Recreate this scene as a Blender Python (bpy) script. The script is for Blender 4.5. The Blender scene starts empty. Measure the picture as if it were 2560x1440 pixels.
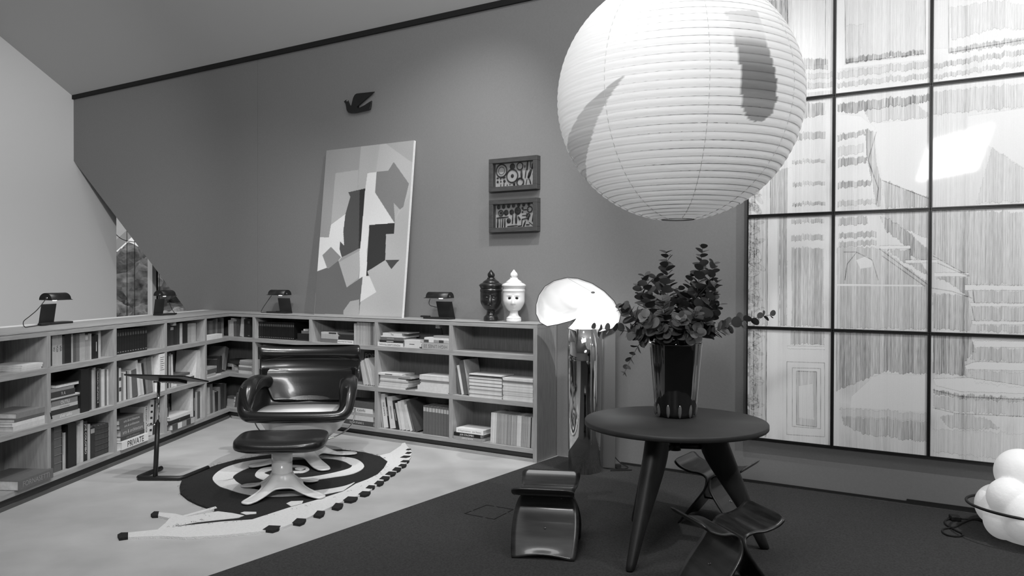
import bpy, bmesh, math, random
import numpy as np
from mathutils import Vector, Matrix
from mathutils.geometry import tessellate_polygon
rnd = random.Random(7)
SC = bpy.context.scene
COL = SC.collection
# ------------------------------------------------------------------ camera
F_PX, PIT, ROL, EYE = 2014.6, 0.0105, 0.0029, 1.556
cam_d = bpy.data.cameras.new('camera'); cam = bpy.data.objects.new('camera', cam_d); COL.objects.link(cam)
cam_d.sensor_width = 36.0; cam_d.lens = F_PX * 36.0 / 2560.0; cam_d.clip_start = 0.05; cam_d.clip_end = 400
cr, sr, cp, sp_ = math.cos(ROL), math.sin(ROL), math.cos(PIT), math.sin(PIT)
upv = Vector((0, sp_, cp)); rgt = Vector((1, 0, 0)); fwd = Vector((0, cp, -sp_))
Xc = cr * rgt + sr * upv; Yc = -sr * rgt + cr * upv; Zc = -fwd
cam.matrix_world = Matrix(((Xc.x, Yc.x, Zc.x, 0), (Xc.y, Yc.y, Zc.y, 0), (Xc.z, Yc.z, Zc.z, EYE), (0, 0, 0, 1)))
SC.camera = cam
# ------------------------------------------------------------------ world, lamps of the room and added fill, exposure
SC.view_settings.view_transform = 'Standard'; SC.view_settings.look = 'None'
SC.view_settings.gamma = 1.0; SC.view_settings.use_curve_mapping = False
SC.view_settings.exposure = -0.12
SC.cycles.use_denoising = True
SC.cycles.max_bounces = 8; SC.cycles.transparent_max_bounces = 8
SC.cycles.caustics_reflective = False; SC.cycles.caustics_refractive = False
SC.cycles.sample_clamp_indirect = 4.0
W = bpy.data.worlds.new('sky'); SC.world = W; W.use_nodes = True
W.node_tree.nodes['Background'].inputs[0].default_value = (0.78, 0.78, 0.78, 1)
W.node_tree.nodes['Background'].inputs[1].default_value = 1.5

def spot(name, loc, aim, power, size=60, blend=0.5, radius=0.04):
    d = bpy.data.lights.new(name, 'SPOT'); d.energy = power; d.spot_size = math.radians(size); d.spot_blend = blend
    d.shadow_soft_size = radius
    o = bpy.data.objects.new(name, d); COL.objects.link(o); o.location = loc
    o.rotation_euler = (Vector(aim) - Vector(loc)).to_track_quat('-Z', 'Y').to_euler(); return o
def area(name, loc, aim, power, sx, sy):
    d = bpy.data.lights.new(name, 'AREA'); d.energy = power; d.shape = 'RECTANGLE'; d.size = sx; d.size_y = sy
    o = bpy.data.objects.new(name, d); COL.objects.link(o); o.location = loc
    o.rotation_euler = (Vector(aim) - Vector(loc)).to_track_quat('-Z', 'Y').to_euler(); return o
LIGHTS = True
LANT_W, FLOOR_W = 30, 3.0
# ceiling track spots facing the long wall and the chair; added fills: gable spot, soft overhead areas and one uplight
area('overhead_fill', (-1.2, 3.0, 5.9), (-1.2, 5.0, 0), 110, 2.4, 1.2)  # unseen soft fill added overhead, as is the next one
area('overhead_fill', (3.0, 1.0, 5.6), (2.4, 4.5, 0), 70, 2.0, 1.2)
area('up_fill', (-.5, .8, 3.2), (-2.5, 7.0, 5.6), 170, 1.2, .6)  # added unseen fill aimed up to brighten the ceiling
spot('track_or_fill_spot', (-.2, 5.6, 4.9), (-1.4, 8.0, .6), 430, 70, .9)
spot('track_or_fill_spot', (1.9, 4.4, 4.9), (.5, 7.0, .4), 330, 62, .9)
spot('track_or_fill_spot', (3.9, 2.6, 4.8), (2.9, 5.3, 1.7), 520, 70, .9)
spot('track_or_fill_spot', (-2.0, 5.2, 4.9), (-3.7, 8.2, .9), 330, 68, .8)
spot('track_or_fill_spot', (-3.6, 3.6, 5.4), (-6.6, 10.6, 2.0), 720, 50, .9)  # extra spot added to brighten the gable wall
spot('track_or_fill_spot', (-1.2, 4.4, 5.2), (-1.8, 6.6, .3), 300, 60, .7)
spot('track_or_fill_spot', (1.4, 3.4, 5.2), (.96, 4.69, 2.9), 130, 40, .8)

# ------------------------------------------------------------------ frames of the two bookcases and the long wall
CX, CY = -3.151, 8.986
THB = -0.5708; THL = 0.0638
DB = Vector((math.cos(THB), math.sin(THB), 0)); NB = Vector((-DB.y, DB.x, 0))
DL = Vector((math.sin(THL), math.cos(THL), 0)); NL = Vector((-DL.y, DL.x, 0))
CO = Vector((CX, CY, 0)); DW = 0.345; ANG_L = math.atan2(DL.y, DL.x)
def RP(u, w, z=0): return CO + DB * u + NB * w + Vector((0, 0, z))
def LP(x, w, z=0): return CO + DL * x + NL * w + Vector((0, 0, z))
# ------------------------------------------------------------------ materials
_M = {}
def mat(name, c=.5, rough=.6, metal=0., coat=0., spec=.5, noise=0., nscale=8., nvec=(1, 1, 1), bump=0., bscale=60., coords='Object', detail=4.):
    if name in _M: return _M[name]
    m = bpy.data.materials.new(name); m.use_nodes = True; nt = m.node_tree; b = nt.nodes['Principled BSDF']
    col = (c, c, c, 1)
    b.inputs['Base Color'].default_value = col; b.inputs['Roughness'].default_value = rough; b.inputs['Metallic'].default_value = metal
    b.inputs['Coat Weight'].default_value = coat; b.inputs['Coat Roughness'].default_value = .08; b.inputs['Specular IOR Level'].default_value = spec
    tc = nt.nodes.new('ShaderNodeTexCoord')
    if noise:
        mp = nt.nodes.new('ShaderNodeMapping'); mp.inputs['Scale'].default_value = nvec; nt.links.new(tc.outputs[coords], mp.inputs[0])
        n = nt.nodes.new('ShaderNodeTexNoise'); n.inputs['Scale'].default_value = nscale; n.inputs['Detail'].default_value = detail
        nt.links.new(mp.outputs[0], n.inputs['Vector'])
        r = nt.nodes.new('ShaderNodeMapRange'); r.inputs[1].default_value = .3; r.inputs[2].default_value = .7
        r.inputs[3].default_value = c * (1 - noise); r.inputs[4].default_value = c * (1 + noise)
        nt.links.new(n.outputs['Fac'], r.inputs[0]); nt.links.new(r.outputs[0], b.inputs['Base Color'])
    if bump:
        n2 = nt.nodes.new('ShaderNodeTexNoise'); n2.inputs['Scale'].default_value = bscale; n2.inputs['Detail'].default_value = 3
        nt.links.new(tc.outputs[coords], n2.inputs['Vector'])
        bp = nt.nodes.new('ShaderNodeBump'); bp.inputs['Strength'].default_value = bump; bp.inputs['Distance'].default_value = .01
        nt.links.new(n2.outputs['Fac'], bp.inputs['Height']); nt.links.new(bp.outputs[0], b.inputs['Normal'])
    _M[name] = m; return m
def emat(name, strength, c=1.):
    m = bpy.data.materials.new(name); m.use_nodes = True; nt = m.node_tree; b = nt.nodes['Principled BSDF']
    b.inputs['Base Color'].default_value = (c, c, c, 1); b.inputs['Emission Color'].default_value = (1, 1, 1, 1); b.inputs['Emission Strength'].default_value = strength
    return m
def attr_mat(name, rough=.6, coat=0., streak=False):
    m = bpy.data.materials.new(name); m.use_nodes = True; nt = m.node_tree; b = nt.nodes['Principled BSDF']
    a = nt.nodes.new('ShaderNodeVertexColor'); a.layer_name = 'print'; nt.links.new(a.outputs[0], b.inputs['Base Color'])
    b.inputs['Roughness'].default_value = rough; b.inputs['Coat Weight'].default_value = coat; b.inputs['Coat Roughness'].default_value = .05
    return m
def tone(c, kind='paper'):
    c = round(c, 2)
    if kind == 'gloss': return mat('gloss_cover_%d' % int(c * 100), max(c, .008), .35, spec=.4)
    return mat('paper_cover_%d' % int(c * 100), max(c, .008), .7, spec=.25, noise=.06, nscale=40)
# ------------------------------------------------------------------ mesh builder
class MB:
    def __init__(s): s.v = []; s.f = []; s.m = []; s.sm = []
    def add(s, vs, fs, mi=0, smooth=False):
        o = len(s.v); s.v += [tuple(v) for v in vs]; s.f += [[i + o for i in f] for f in fs]; s.m += [mi] * len(fs); s.sm += [smooth] * len(fs)
    def box(s, x0, x1, y0, y1, z0, z1, mi=0, M=None):
        vs = [Vector(p) for p in ((x0, y0, z0), (x1, y0, z0), (x1, y1, z0), (x0, y1, z0), (x0, y0, z1), (x1, y0, z1), (x1, y1, z1), (x0, y1, z1))]
        if M: vs = [M @ v for v in vs]
        s.add(vs, [(0, 3, 2, 1), (4, 5, 6, 7), (0, 1, 5, 4), (1, 2, 6, 5), (2, 3, 7, 6), (3, 0, 4, 7)], mi)
    def prism(s, poly, z0, z1, mi=0, M=None, smooth=False, axis=2):
        n = len(poly); A = sum(poly[i][0] * poly[(i + 1) % n][1] - poly[(i + 1) % n][0] * poly[i][1] for i in range(n))
        if A < 0: poly = poly[::-1]
        def P(p, z): return Vector((p[0], p[1], z)) if axis == 2 else Vector((p[0], z, p[1]))
        vs = [P(p, z0) for p in poly] + [P(p, z1) for p in poly]
        if M: vs = [M @ v for v in vs]
        tri = tessellate_polygon([[Vector((p[0], p[1], 0)) for p in poly]])
        fs = [tuple(reversed(t)) for t in tri] + [tuple(i + n for i in t) for t in tri]
        # orient caps
        out = []
        for k, t in enumerate(tri):
            a, b, c = (poly[i] for i in t); ar = (b[0] - a[0]) * (c[1] - a[1]) - (c[0] - a[0]) * (b[1] - a[1])
            t = tuple(t) if ar > 0 else tuple(reversed(t))
            out.append(tuple(reversed(t))); out.append(tuple(i + n for i in t))
        fs = out + [(i, (i + 1) % n, (i + 1) % n + n, i + n) for i in range(n)]
        s.add(vs, fs, mi, smooth)
    def tube(s, pts, r, k=8, mi=0, closed=False, caps=True):
        pts = [Vector(p) for p in pts]; n = len(pts); rs = r if isinstance(r, (list, tuple)) else [r] * n
        vs = []; nrm = None
        for i in range(n):
            a = pts[(i - 1) % n] if (closed or i > 0) else pts[i]; b = pts[(i + 1) % n] if (closed or i < n - 1) else pts[i]
            t = (b - a).normalized() if (b - a).length > 1e-9 else Vector((0, 0, 1))
            if nrm is None:
                nrm = t.orthogonal().normalized()
            nrm = (nrm - t * nrm.dot(t)); nrm = nrm.normalized() if nrm.length > 1e-6 else t.orthogonal().normalized()
            bn = t.cross(nrm)
            for j in range(k):
                q = 2 * math.pi * j / k; vs.append(pts[i] + (nrm * math.cos(q) + bn * math.sin(q)) * rs[i])
        fs = []
        for i in range(n if closed else n - 1):
            for j in range(k):
                a = i * k + j; b = i * k + (j + 1) % k; c = ((i + 1) % n) * k + (j + 1) % k; d = ((i + 1) % n) * k + j; fs.append((a, b, c, d))
        if caps and not closed: fs += [tuple(range(k))[::-1], tuple((n - 1) * k + j for j in range(k))]
        s.add(vs, fs, mi, True)
    def grid(s, fn, nu, nv, mi=0, smooth=True, closed_u=False):
        vs = [fn(i / (nu if closed_u else nu - 1), j / (nv - 1)) for i in range(nu) for j in range(nv)]
        fs = [(i * nv + j, ((i + 1) % nu) * nv + j, ((i + 1) % nu) * nv + j + 1, i * nv + j + 1) for i in range(nu if closed_u else nu - 1) for j in range(nv - 1)]
        s.add(vs, fs, mi, smooth)
    def lathe(s, prof, k=40, mi=0, mod=None, caps=True):
        vs = []
        for (r, z) in prof:
            for j in range(k):
                q = 2 * math.pi * j / k; rr = r * (mod(q, z) if mod else 1); vs.append((rr * math.cos(q), rr * math.sin(q), z))
        n = len(prof); fs = [(i * k + j, i * k + (j + 1) % k, (i + 1) * k + (j + 1) % k, (i + 1) * k + j) for i in range(n - 1) for j in range(k)]
        if caps: fs += [tuple(range(k))[::-1], tuple((n - 1) * k + j for j in range(k))]
        s.add(vs, fs, mi, True)
    def ball(s, c, r, mi=0, k=12, sc=(1, 1, 1)):
        c = Vector(c); vs = []; fs = []; h = k // 2
        for i in range(h + 1):
            ph = math.pi * i / h
            for j in range(k):
                q = 2 * math.pi * j / k; vs.append(c + Vector((r * sc[0] * math.sin(ph) * math.cos(q), r * sc[1] * math.sin(ph) * math.sin(q), -r * sc[2] * math.cos(ph))))
        for i in range(h):
            for j in range(k): fs.append((i * k + j, i * k + (j + 1) % k, (i + 1) * k + (j + 1) % k, (i + 1) * k + j))
        s.add(vs, fs, mi, True)
    def mesh(s, name, mats):
        me = bpy.data.meshes.new(name); me.from_pydata(s.v, [], s.f)
        for m in (mats if isinstance(mats, (list, tuple)) else [mats]): me.materials.append(m)
        me.polygons.foreach_set('material_index', s.m); me.polygons.foreach_set('use_smooth', s.sm); me.update(); return me
    def build(s, name, mats, parent=None, label=None, bevel=0., subs=0, solid=0., off=0., seg=2):
        o = bpy.data.objects.new(name, s.mesh(name, mats)); COL.objects.link(o)
        if parent is not None: o.parent = parent
        if label: o['label'] = label
        if solid:
            m = o.modifiers.new('solid', 'SOLIDIFY'); m.thickness = solid; m.offset = off
        if bevel:
            m = o.modifiers.new('bevel', 'BEVEL'); m.width = bevel; m.segments = seg; m.limit_method = 'ANGLE'; m.angle_limit = math.radians(40)
        if subs:
            m = o.modifiers.new('subs', 'SUBSURF'); m.levels = subs; m.render_levels = subs
        return o
def tag(o, label, cat, group=None):
    o['label'] = label; o['category'] = cat
    if group: o['group'] = group
    return o
def thing(name, label, cat, loc=(0, 0, 0), rz=0., group=None):
    o = bpy.data.objects.new(name, None); COL.objects.link(o); o.empty_display_size = .1
    o.location = loc; o.rotation_euler = (0, 0, rz); return tag(o, label, cat, group)
def struct(o): o['kind'] = 'structure'; return o
def copy_tree(o, parent=None):
    c = o.copy(); COL.objects.link(c)
    if parent is not None: c.parent = parent
    for ch in list(o.children): copy_tree(ch, c)
    return c
def spline(pts, n=8):
    P = [Vector(p) for p in pts]; out = []
    for i in range(len(P) - 1):
        p0, p1, p2, p3 = P[max(i - 1, 0)], P[i], P[i + 1], P[min(i + 2, len(P) - 1)]
        for k in range(n):
            t = k / n; out.append(.5 * ((2 * p1) + (p2 - p0) * t + (2 * p0 - 5 * p1 + 4 * p2 - p3) * t * t + (3 * p1 - p0 - 3 * p2 + p3) * t ** 3))
    return out + [P[-1]]
_txt = {}
def text_mesh(body, m):
    k = (body, m.name)
    if k not in _txt:
        c = bpy.data.curves.new('lettering', 'FONT'); c.body = body; c.size = 1.; c.resolution_u = 3; c.align_x = 'CENTER'; c.align_y = 'CENTER'
        o = bpy.data.objects.new('lettering_src', c); COL.objects.link(o)
        dg = bpy.context.evaluated_depsgraph_get(); me = bpy.data.meshes.new_from_object(o.evaluated_get(dg)); me.name = 'lettering'
        bpy.data.objects.remove(o); bpy.data.curves.remove(c)
        me.materials.clear(); me.materials.append(m)
        xs = [v.co.x for v in me.vertices]; ys = [v.co.y for v in me.vertices]
        _txt[k] = (me, (max(xs) - min(xs)) if xs else 1, (max(ys) - min(ys)) if ys else 1)
    return _txt[k]
def in_poly(x, y, poly):
    ins = np.zeros(x.shape, bool); n = len(poly); j = n - 1
    for i in range(n):
        xi, yi = poly[i]; xj, yj = poly[j]
        if yi != yj:
            c = ((yi > y) != (yj > y)) & (x < (xj - xi) * (y - yi) / (yj - yi) + xi); ins ^= c
        j = i
    return ins
def print_grid(name, nx, nz, w, h, val, material, parent=None, solid_back=0.):
    """A flat printed sheet: grid mesh in local x (0..w), z (0..h), facing -y; VAL gives the ink tone of each vertex."""
    me = bpy.data.meshes.new(name)
    X, Z = np.meshgrid(np.linspace(0, w, nx), np.linspace(0, h, nz), indexing='ij')
    co = np.zeros((nx * nz, 3), np.float32); co[:, 0] = X.ravel(); co[:, 2] = Z.ravel()
    i, j = np.meshgrid(np.arange(nx - 1), np.arange(nz - 1), indexing='ij'); a = (i * nz + j).ravel()
    q = np.stack([a, a + nz, a + nz + 1, a + 1], 1).astype(np.int32)
    me.vertices.add(len(co)); me.vertices.foreach_set('co', co.ravel()); me.loops.add(q.size); me.loops.foreach_set('vertex_index', q.ravel())
    me.polygons.add(len(q)); me.polygons.foreach_set('loop_start', np.arange(0, q.size, 4, dtype=np.int32)); me.update(calc_edges=True)
    v = np.clip(val.ravel(), 0, 1).astype(np.float32); at = me.color_attributes.new('print', 'FLOAT_COLOR', 'POINT')
    c4 = np.ones((len(v), 4), np.float32); c4[:, :3] = v[:, None]; at.data.foreach_set('color', c4.ravel())
    me.materials.append(material)
    o = bpy.data.objects.new(name, me); COL.objects.link(o)
    if parent is not None: o.parent = parent
    return o
# ---- measured outlines
REG=[(0.3,0,[(5.685,3.69),(6.311,3.575),(6.307,2.857),(5.69,2.869)]),
(0.62,1,[(5.715,3.685),(5.976,3.637),(5.992,2.924),(5.72,2.957)]),
(0.16,0,[(6.011,3.63),(6.242,3.588),(6.245,3.125),(6.043,3.139)]),
(0.7,1,[(6.028,3.185),(6.262,3.166),(6.262,3.094),(6.029,3.108)]),
(0.45,1,[(6.029,3.067),(6.309,3.064),(6.309,3.03),(6.029,3.029)]),
(0.5,1,[(6.029,3.002),(6.309,2.992),(6.31,2.958),(6.03,2.961)]),
(0.05,0,[(6.03,2.961),(6.31,2.955),(6.31,2.932),(6.03,2.937)]),
(0.22,0,[(6.379,3.563),(6.891,3.468),(6.889,3.107),(6.387,3.116)]),
(0.75,1,[(6.392,3.156),(6.884,3.138),(6.884,3.111),(6.392,3.116)]),
(0.3,1,[(6.396,3.389),(6.507,3.37),(6.483,3.148),(6.397,3.146)]),
(0.04,0,[(6.324,3.573),(6.373,3.564),(6.376,3.106),(6.908,3.096),(6.909,3.064),(6.328,3.079)]),
(0.38,1,[(6.328,3.062),(6.926,3.056),(6.926,3.012),(6.328,3.016)]),
(0.42,1,[(6.328,2.984),(6.926,2.974),(6.927,2.939),(6.329,2.952)]),
(0.1,0,[(6.947,3.458),(7.462,3.363),(7.464,3.119),(7.033,3.121),(6.949,3.133)]),
(0.3,1,[(7.043,3.387),(7.33,3.387),(7.463,3.337),(7.464,3.183),(7.309,3.209),(7.056,3.171)]),
(0.55,1,[(7.038,3.114),(7.464,3.132),(7.464,3.093),(7.038,3.08)]),
(0.5,1,[(6.95,3.025),(7.465,3.055),(7.465,3.024),(6.95,2.993)]),
(0.4,1,[(6.951,2.949),(7.465,2.978),(7.466,2.952),(6.951,2.922)]),
(0.6,1,[(6.073,2.85),(6.247,2.847),(6.248,2.763),(6.074,2.738)]),
(0.12,0,[(6.017,2.744),(6.248,2.749),(6.252,2.053),(6.021,2.048)]),
(0.55,1,[(6.046,2.637),(6.249,2.638),(6.249,2.589),(6.032,2.589)]),
(0.5,1,[(6.019,2.442),(6.25,2.436),(6.25,2.415),(6.019,2.418)]),
(0.5,1,[(6.02,2.279),(6.251,2.276),(6.251,2.253),(6.02,2.252)]),
(0.6,1,[(6.021,2.128),(6.252,2.131),(6.252,2.108),(6.021,2.107)]),
(0.45,1,[(5.858,2.37),(6.005,2.39),(6.007,2.048),(5.86,2.045)]),
(0.72,1,[(6.335,2.831),(6.927,2.825),(6.928,2.779),(6.718,2.768),(6.512,2.763),(6.432,2.752),(6.335,2.782)]),
(0.34,1,[(6.512,2.763),(6.842,2.772),(6.929,2.676),(6.929,2.67),(6.551,2.674)]),
(0.04,0,[(6.335,2.754),(6.486,2.723),(6.591,2.628),(6.565,2.602),(6.336,2.616)]),
(0.03,0,[(6.578,2.663),(6.929,2.662),(6.933,2.119),(6.747,2.198),(6.632,2.26),(6.592,2.516)]),
(0.55,1,[(6.336,2.61),(6.513,2.621),(6.526,2.592),(6.337,2.567)]),
(0.3,1,[(6.337,2.524),(6.513,2.522),(6.514,2.466),(6.337,2.457)]),
(0.62,1,[(6.337,2.44),(6.54,2.435),(6.527,2.394),(6.338,2.38)]),
(0.62,1,[(6.339,2.273),(6.567,2.264),(6.555,2.229),(6.339,2.227)]),
(0.45,1,[(6.34,2.135),(6.607,2.13),(6.594,2.1),(6.34,2.098)]),
(0.6,1,[(6.52,2.635),(6.578,2.601),(6.592,2.403),(6.632,2.232),(6.62,2.087),(6.595,2.089),(6.527,2.465)]),
(0.45,1,[(6.645,2.254),(6.933,2.119),(6.933,2.064),(6.659,2.063),(6.633,2.176)]),
(0.14,0,[(6.946,2.877),(7.466,2.875),(7.473,2.065),(6.952,2.063)]),
(0.36,1,[(6.947,2.831),(7.467,2.829),(7.468,2.682),(6.948,2.679)]),
(0.03,0,[(7.154,2.652),(7.468,2.669),(7.471,2.284),(7.293,2.427),(7.155,2.545)]),
(0.3,1,[(7.293,2.427),(7.471,2.284),(7.473,2.078),(7.205,2.07)]),
(0.45,1,[(5.701,2.031),(5.84,2.031),(5.845,1.22),(5.706,1.216)]),
(0.5,1,[(5.928,2.037),(5.981,2.035),(5.986,1.216),(5.933,1.214)]),
(0.5,1,[(6.016,2.004),(6.242,2.004),(6.242,1.975),(6.016,1.974)]),
(0.45,1,[(6.016,1.885),(6.242,1.888),(6.243,1.85),(6.017,1.846)]),
(0.5,1,[(6.017,1.796),(6.243,1.786),(6.247,1.222),(6.021,1.217)]),
(0.5,1,[(6.346,2.006),(6.53,2.013),(6.543,1.956),(6.346,1.957)]),
(0.55,1,[(6.347,1.899),(6.601,1.903),(6.596,1.864),(6.347,1.865)]),
(0.5,1,[(6.347,1.836),(6.601,1.841),(6.597,1.808),(6.347,1.801)]),
(0.42,1,[(6.336,1.802),(6.623,1.785),(6.937,1.534),(6.939,1.229),(6.34,1.219)]),
(0.06,0,[(6.466,1.702),(6.532,1.73),(6.577,1.687),(6.566,1.65),(6.493,1.639)]),
(0.6,1,[(6.621,2.009),(6.774,1.92),(6.935,1.752),(6.936,1.684),(6.813,1.726),(6.8,1.795),(6.66,1.896)]),
(0.5,1,[(6.661,1.767),(6.812,1.776),(6.813,1.698),(6.875,1.692),(6.929,1.588)]),
(0.4,1,[(6.621,2.037),(6.933,2.037),(6.935,1.833),(6.799,1.905),(6.647,1.994)]),
(0.04,0,[(6.338,1.533),(6.888,1.528),(6.888,1.517),(6.338,1.516)]),
(0.42,1,[(6.953,2.028),(7.473,2.0),(7.477,1.537),(7.174,1.53),(7.169,1.588),(6.996,1.697),(6.955,1.738)]),
(0.5,1,[(6.957,1.466),(7.163,1.455),(7.188,1.27),(7.176,1.221),(6.959,1.23)]),
(0.55,1,[(6.973,1.58),(7.162,1.578),(7.158,1.503),(7.175,1.442),(7.069,1.529)]),
(0.4,1,[(7.186,1.49),(7.477,1.493),(7.478,1.418),(7.191,1.41)]),
(0.42,1,[(7.198,1.381),(7.478,1.387),(7.479,1.302),(7.201,1.294)]),
(0.45,1,[(7.211,1.262),(7.479,1.271),(7.48,1.227),(7.211,1.223)]),
(0.4,1,[(5.706,1.176),(5.839,1.178),(5.844,0.386),(5.711,0.378)]),
(0.55,1,[(6.015,1.178),(6.253,1.181),(6.253,1.088),(6.016,1.077)]),
(0.35,0,[(6.057,0.883),(6.199,0.887),(6.202,0.483),(6.06,0.486)]),
(0.1,0,[(6.075,0.775),(6.171,0.797),(6.184,0.534),(6.077,0.538)]),
(0.6,1,[(6.335,1.184),(6.94,1.196),(6.942,0.921),(6.654,0.916),(6.551,0.867),(6.338,0.765)]),
(0.03,0,[(6.59,0.898),(6.942,0.907),(6.944,0.656),(6.433,0.644),(6.446,0.731),(6.551,0.839)]),
(0.25,1,[(6.366,0.638),(6.944,0.648),(6.944,0.602),(6.38,0.581)]),
(0.48,1,[(6.38,0.576),(6.944,0.594),(6.945,0.457),(6.527,0.467),(6.394,0.525)]),
(0.65,1,[(6.959,1.191),(7.177,1.189),(7.212,1.085),(7.148,1.015),(7.156,0.922),(6.961,0.922)]),
(0.45,1,[(7.212,1.111),(7.48,1.119),(7.481,1.034),(7.178,1.022)]),
(0.3,1,[(7.167,0.954),(7.482,0.964),(7.482,0.871),(7.214,0.878)]),
(0.6,1,[(6.962,0.813),(7.122,0.791),(7.483,0.802),(7.483,0.776),(7.122,0.764),(6.962,0.786)]),
(0.35,1,[(6.962,0.772),(7.122,0.759),(7.483,0.768),(7.484,0.685),(7.075,0.674),(6.963,0.696)]),
(0.4,1,[(7.004,0.627),(7.122,0.665),(7.284,0.64),(7.352,0.594),(7.216,0.567),(7.052,0.564)]),
(0.22,1,[(6.964,0.541),(7.485,0.569),(7.486,0.388),(6.965,0.391)])]
WHT=[[(6.617,1.799),(6.812,1.798),(6.812,1.776),(6.623,1.773)],
[(6.781,1.699),(6.984,1.697),(6.979,1.675),(6.786,1.677)],
[(6.963,1.61),(7.167,1.61),(7.162,1.583),(6.963,1.583)],
[(7.144,1.53),(7.477,1.526),(7.477,1.496),(7.144,1.492)],
[(7.175,1.41),(7.478,1.413),(7.478,1.39),(7.182,1.384)],
[(7.185,1.291),(7.479,1.297),(7.479,1.274),(7.192,1.264)],
[(7.202,1.156),(7.48,1.163),(7.48,1.124),(7.212,1.111)],
[(7.148,0.988),(7.213,1.018),(7.481,1.026),(7.482,0.975),(7.158,0.962)],
[(6.961,0.887),(7.167,0.909),(7.482,0.879),(7.483,0.827),(7.121,0.812),(6.978,0.842)],
[(5.987,2.034),(6.01,2.033),(6.015,1.214),(5.992,1.216)],
[(5.981,2.925),(6.007,2.928),(6.012,2.048),(5.986,2.049)],
[(5.987,1.064),(6.253,1.071),(6.254,1.05),(5.993,1.043)]]
LIN=[[(6.617,1.779),(6.949,1.507),(7.069,1.486),(7.186,1.442)],
[(6.636,1.728),(6.901,1.52)],
[(6.812,1.776),(6.813,1.698)],
[(6.984,1.675),(7.162,1.588)],
[(5.988,0.948),(6.254,0.954),(6.258,0.418),(5.991,0.407),(5.988,0.948)],
[(6.028,0.905),(6.227,0.912),(6.23,0.474),(6.031,0.471),(6.028,0.905)],
[(6.057,0.883),(6.199,0.887),(6.202,0.483),(6.06,0.486),(6.057,0.883)],
[(5.84,2.025),(5.845,1.22)],
[(5.919,2.037),(5.925,1.214)],
[(5.839,1.181),(5.838,0.385)],
[(7.187,1.384),(7.201,1.294)],
[(7.191,1.493),(7.2,1.413)],
[(6.632,2.26),(6.933,2.113)],
[(6.385,1.76),(6.466,1.759),(6.571,1.701),(6.611,1.56)],
[(6.392,1.56),(6.407,1.674),(6.466,1.753)],
[(6.962,0.813),(7.122,0.78),(7.483,0.789)],
[(6.963,0.691),(7.099,0.665),(7.484,0.68)],
[(6.379,3.563),(6.387,3.116),(6.894,3.106),(6.891,3.468)],
[(7.035,3.442),(7.038,3.093),(7.464,3.111)],
[(5.976,3.637),(5.992,2.924)],
[(6.242,3.588),(6.245,3.125)],
[(6.591,2.6),(6.54,2.407),(6.607,2.206),(6.595,2.089)],
[(6.955,1.724),(7.169,1.588)],
[(6.958,1.941),(6.958,1.941)]]
RBODY=[(-2.468,5.979),(-2.532,6.179),(-2.507,6.414),(-2.444,6.668),(-2.355,6.849),(-2.203,6.993),(-1.987,7.169),(-1.74,7.275),(-1.545,7.289),(-1.301,7.163),(-1.106,6.96),(-1.034,6.752),(-1.022,6.493),(-1.081,6.158),(-1.175,5.838),(-1.334,5.579),(-1.484,5.357),(-1.688,5.111),(-1.896,5.046),(-2.112,4.979),(-1.997,5.108),(-1.967,5.366),(-2.043,5.417),(-2.154,5.51),(-2.269,5.631),(-2.385,5.791)]
RFOOT=[(-2.326,4.872),(-2.171,4.932),(-2.181,5.068),(-2.205,5.198),(-2.196,5.166),(-2.302,5.224),(-2.335,5.3),(-2.202,5.266),(-2.138,5.226),(-2.002,5.438),(-1.978,5.4),(-2.111,5.199),(-1.944,5.324),(-1.833,5.283),(-1.739,5.23),(-1.758,5.181),(-1.987,5.083),(-2.108,4.986),(-1.838,5.097),(-1.66,5.145),(-1.5,5.414),(-1.346,5.626),(-1.219,5.837),(-1.173,6.054),(-1.106,6.195),(-1.057,6.351),(-1.041,6.556),(-1.047,6.797),(-1.12,6.95),(-1.159,7.026),(-1.079,7.131),(-1.025,7.445),(-1.029,7.556),(-1.004,7.585),(-0.969,7.446),(-0.929,7.313),(-0.889,7.184),(-0.872,6.963),(-0.881,6.777),(-0.924,6.433),(-0.997,6.103),(-1.039,5.823),(-1.166,5.581),(-1.244,5.373),(-1.318,5.18),(-1.42,4.988),(-1.543,4.898),(-1.74,4.826),(-1.944,4.787),(-2.099,4.809),(-2.284,4.784)]
RTIPS=[[(-2.368,4.829),(-2.364,4.867),(-2.324,4.872),(-2.283,4.784),(-2.324,4.761)],[(-2.357,5.251),(-2.363,5.314),(-2.331,5.314),(-2.295,5.219),(-2.33,5.213)]]
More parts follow.
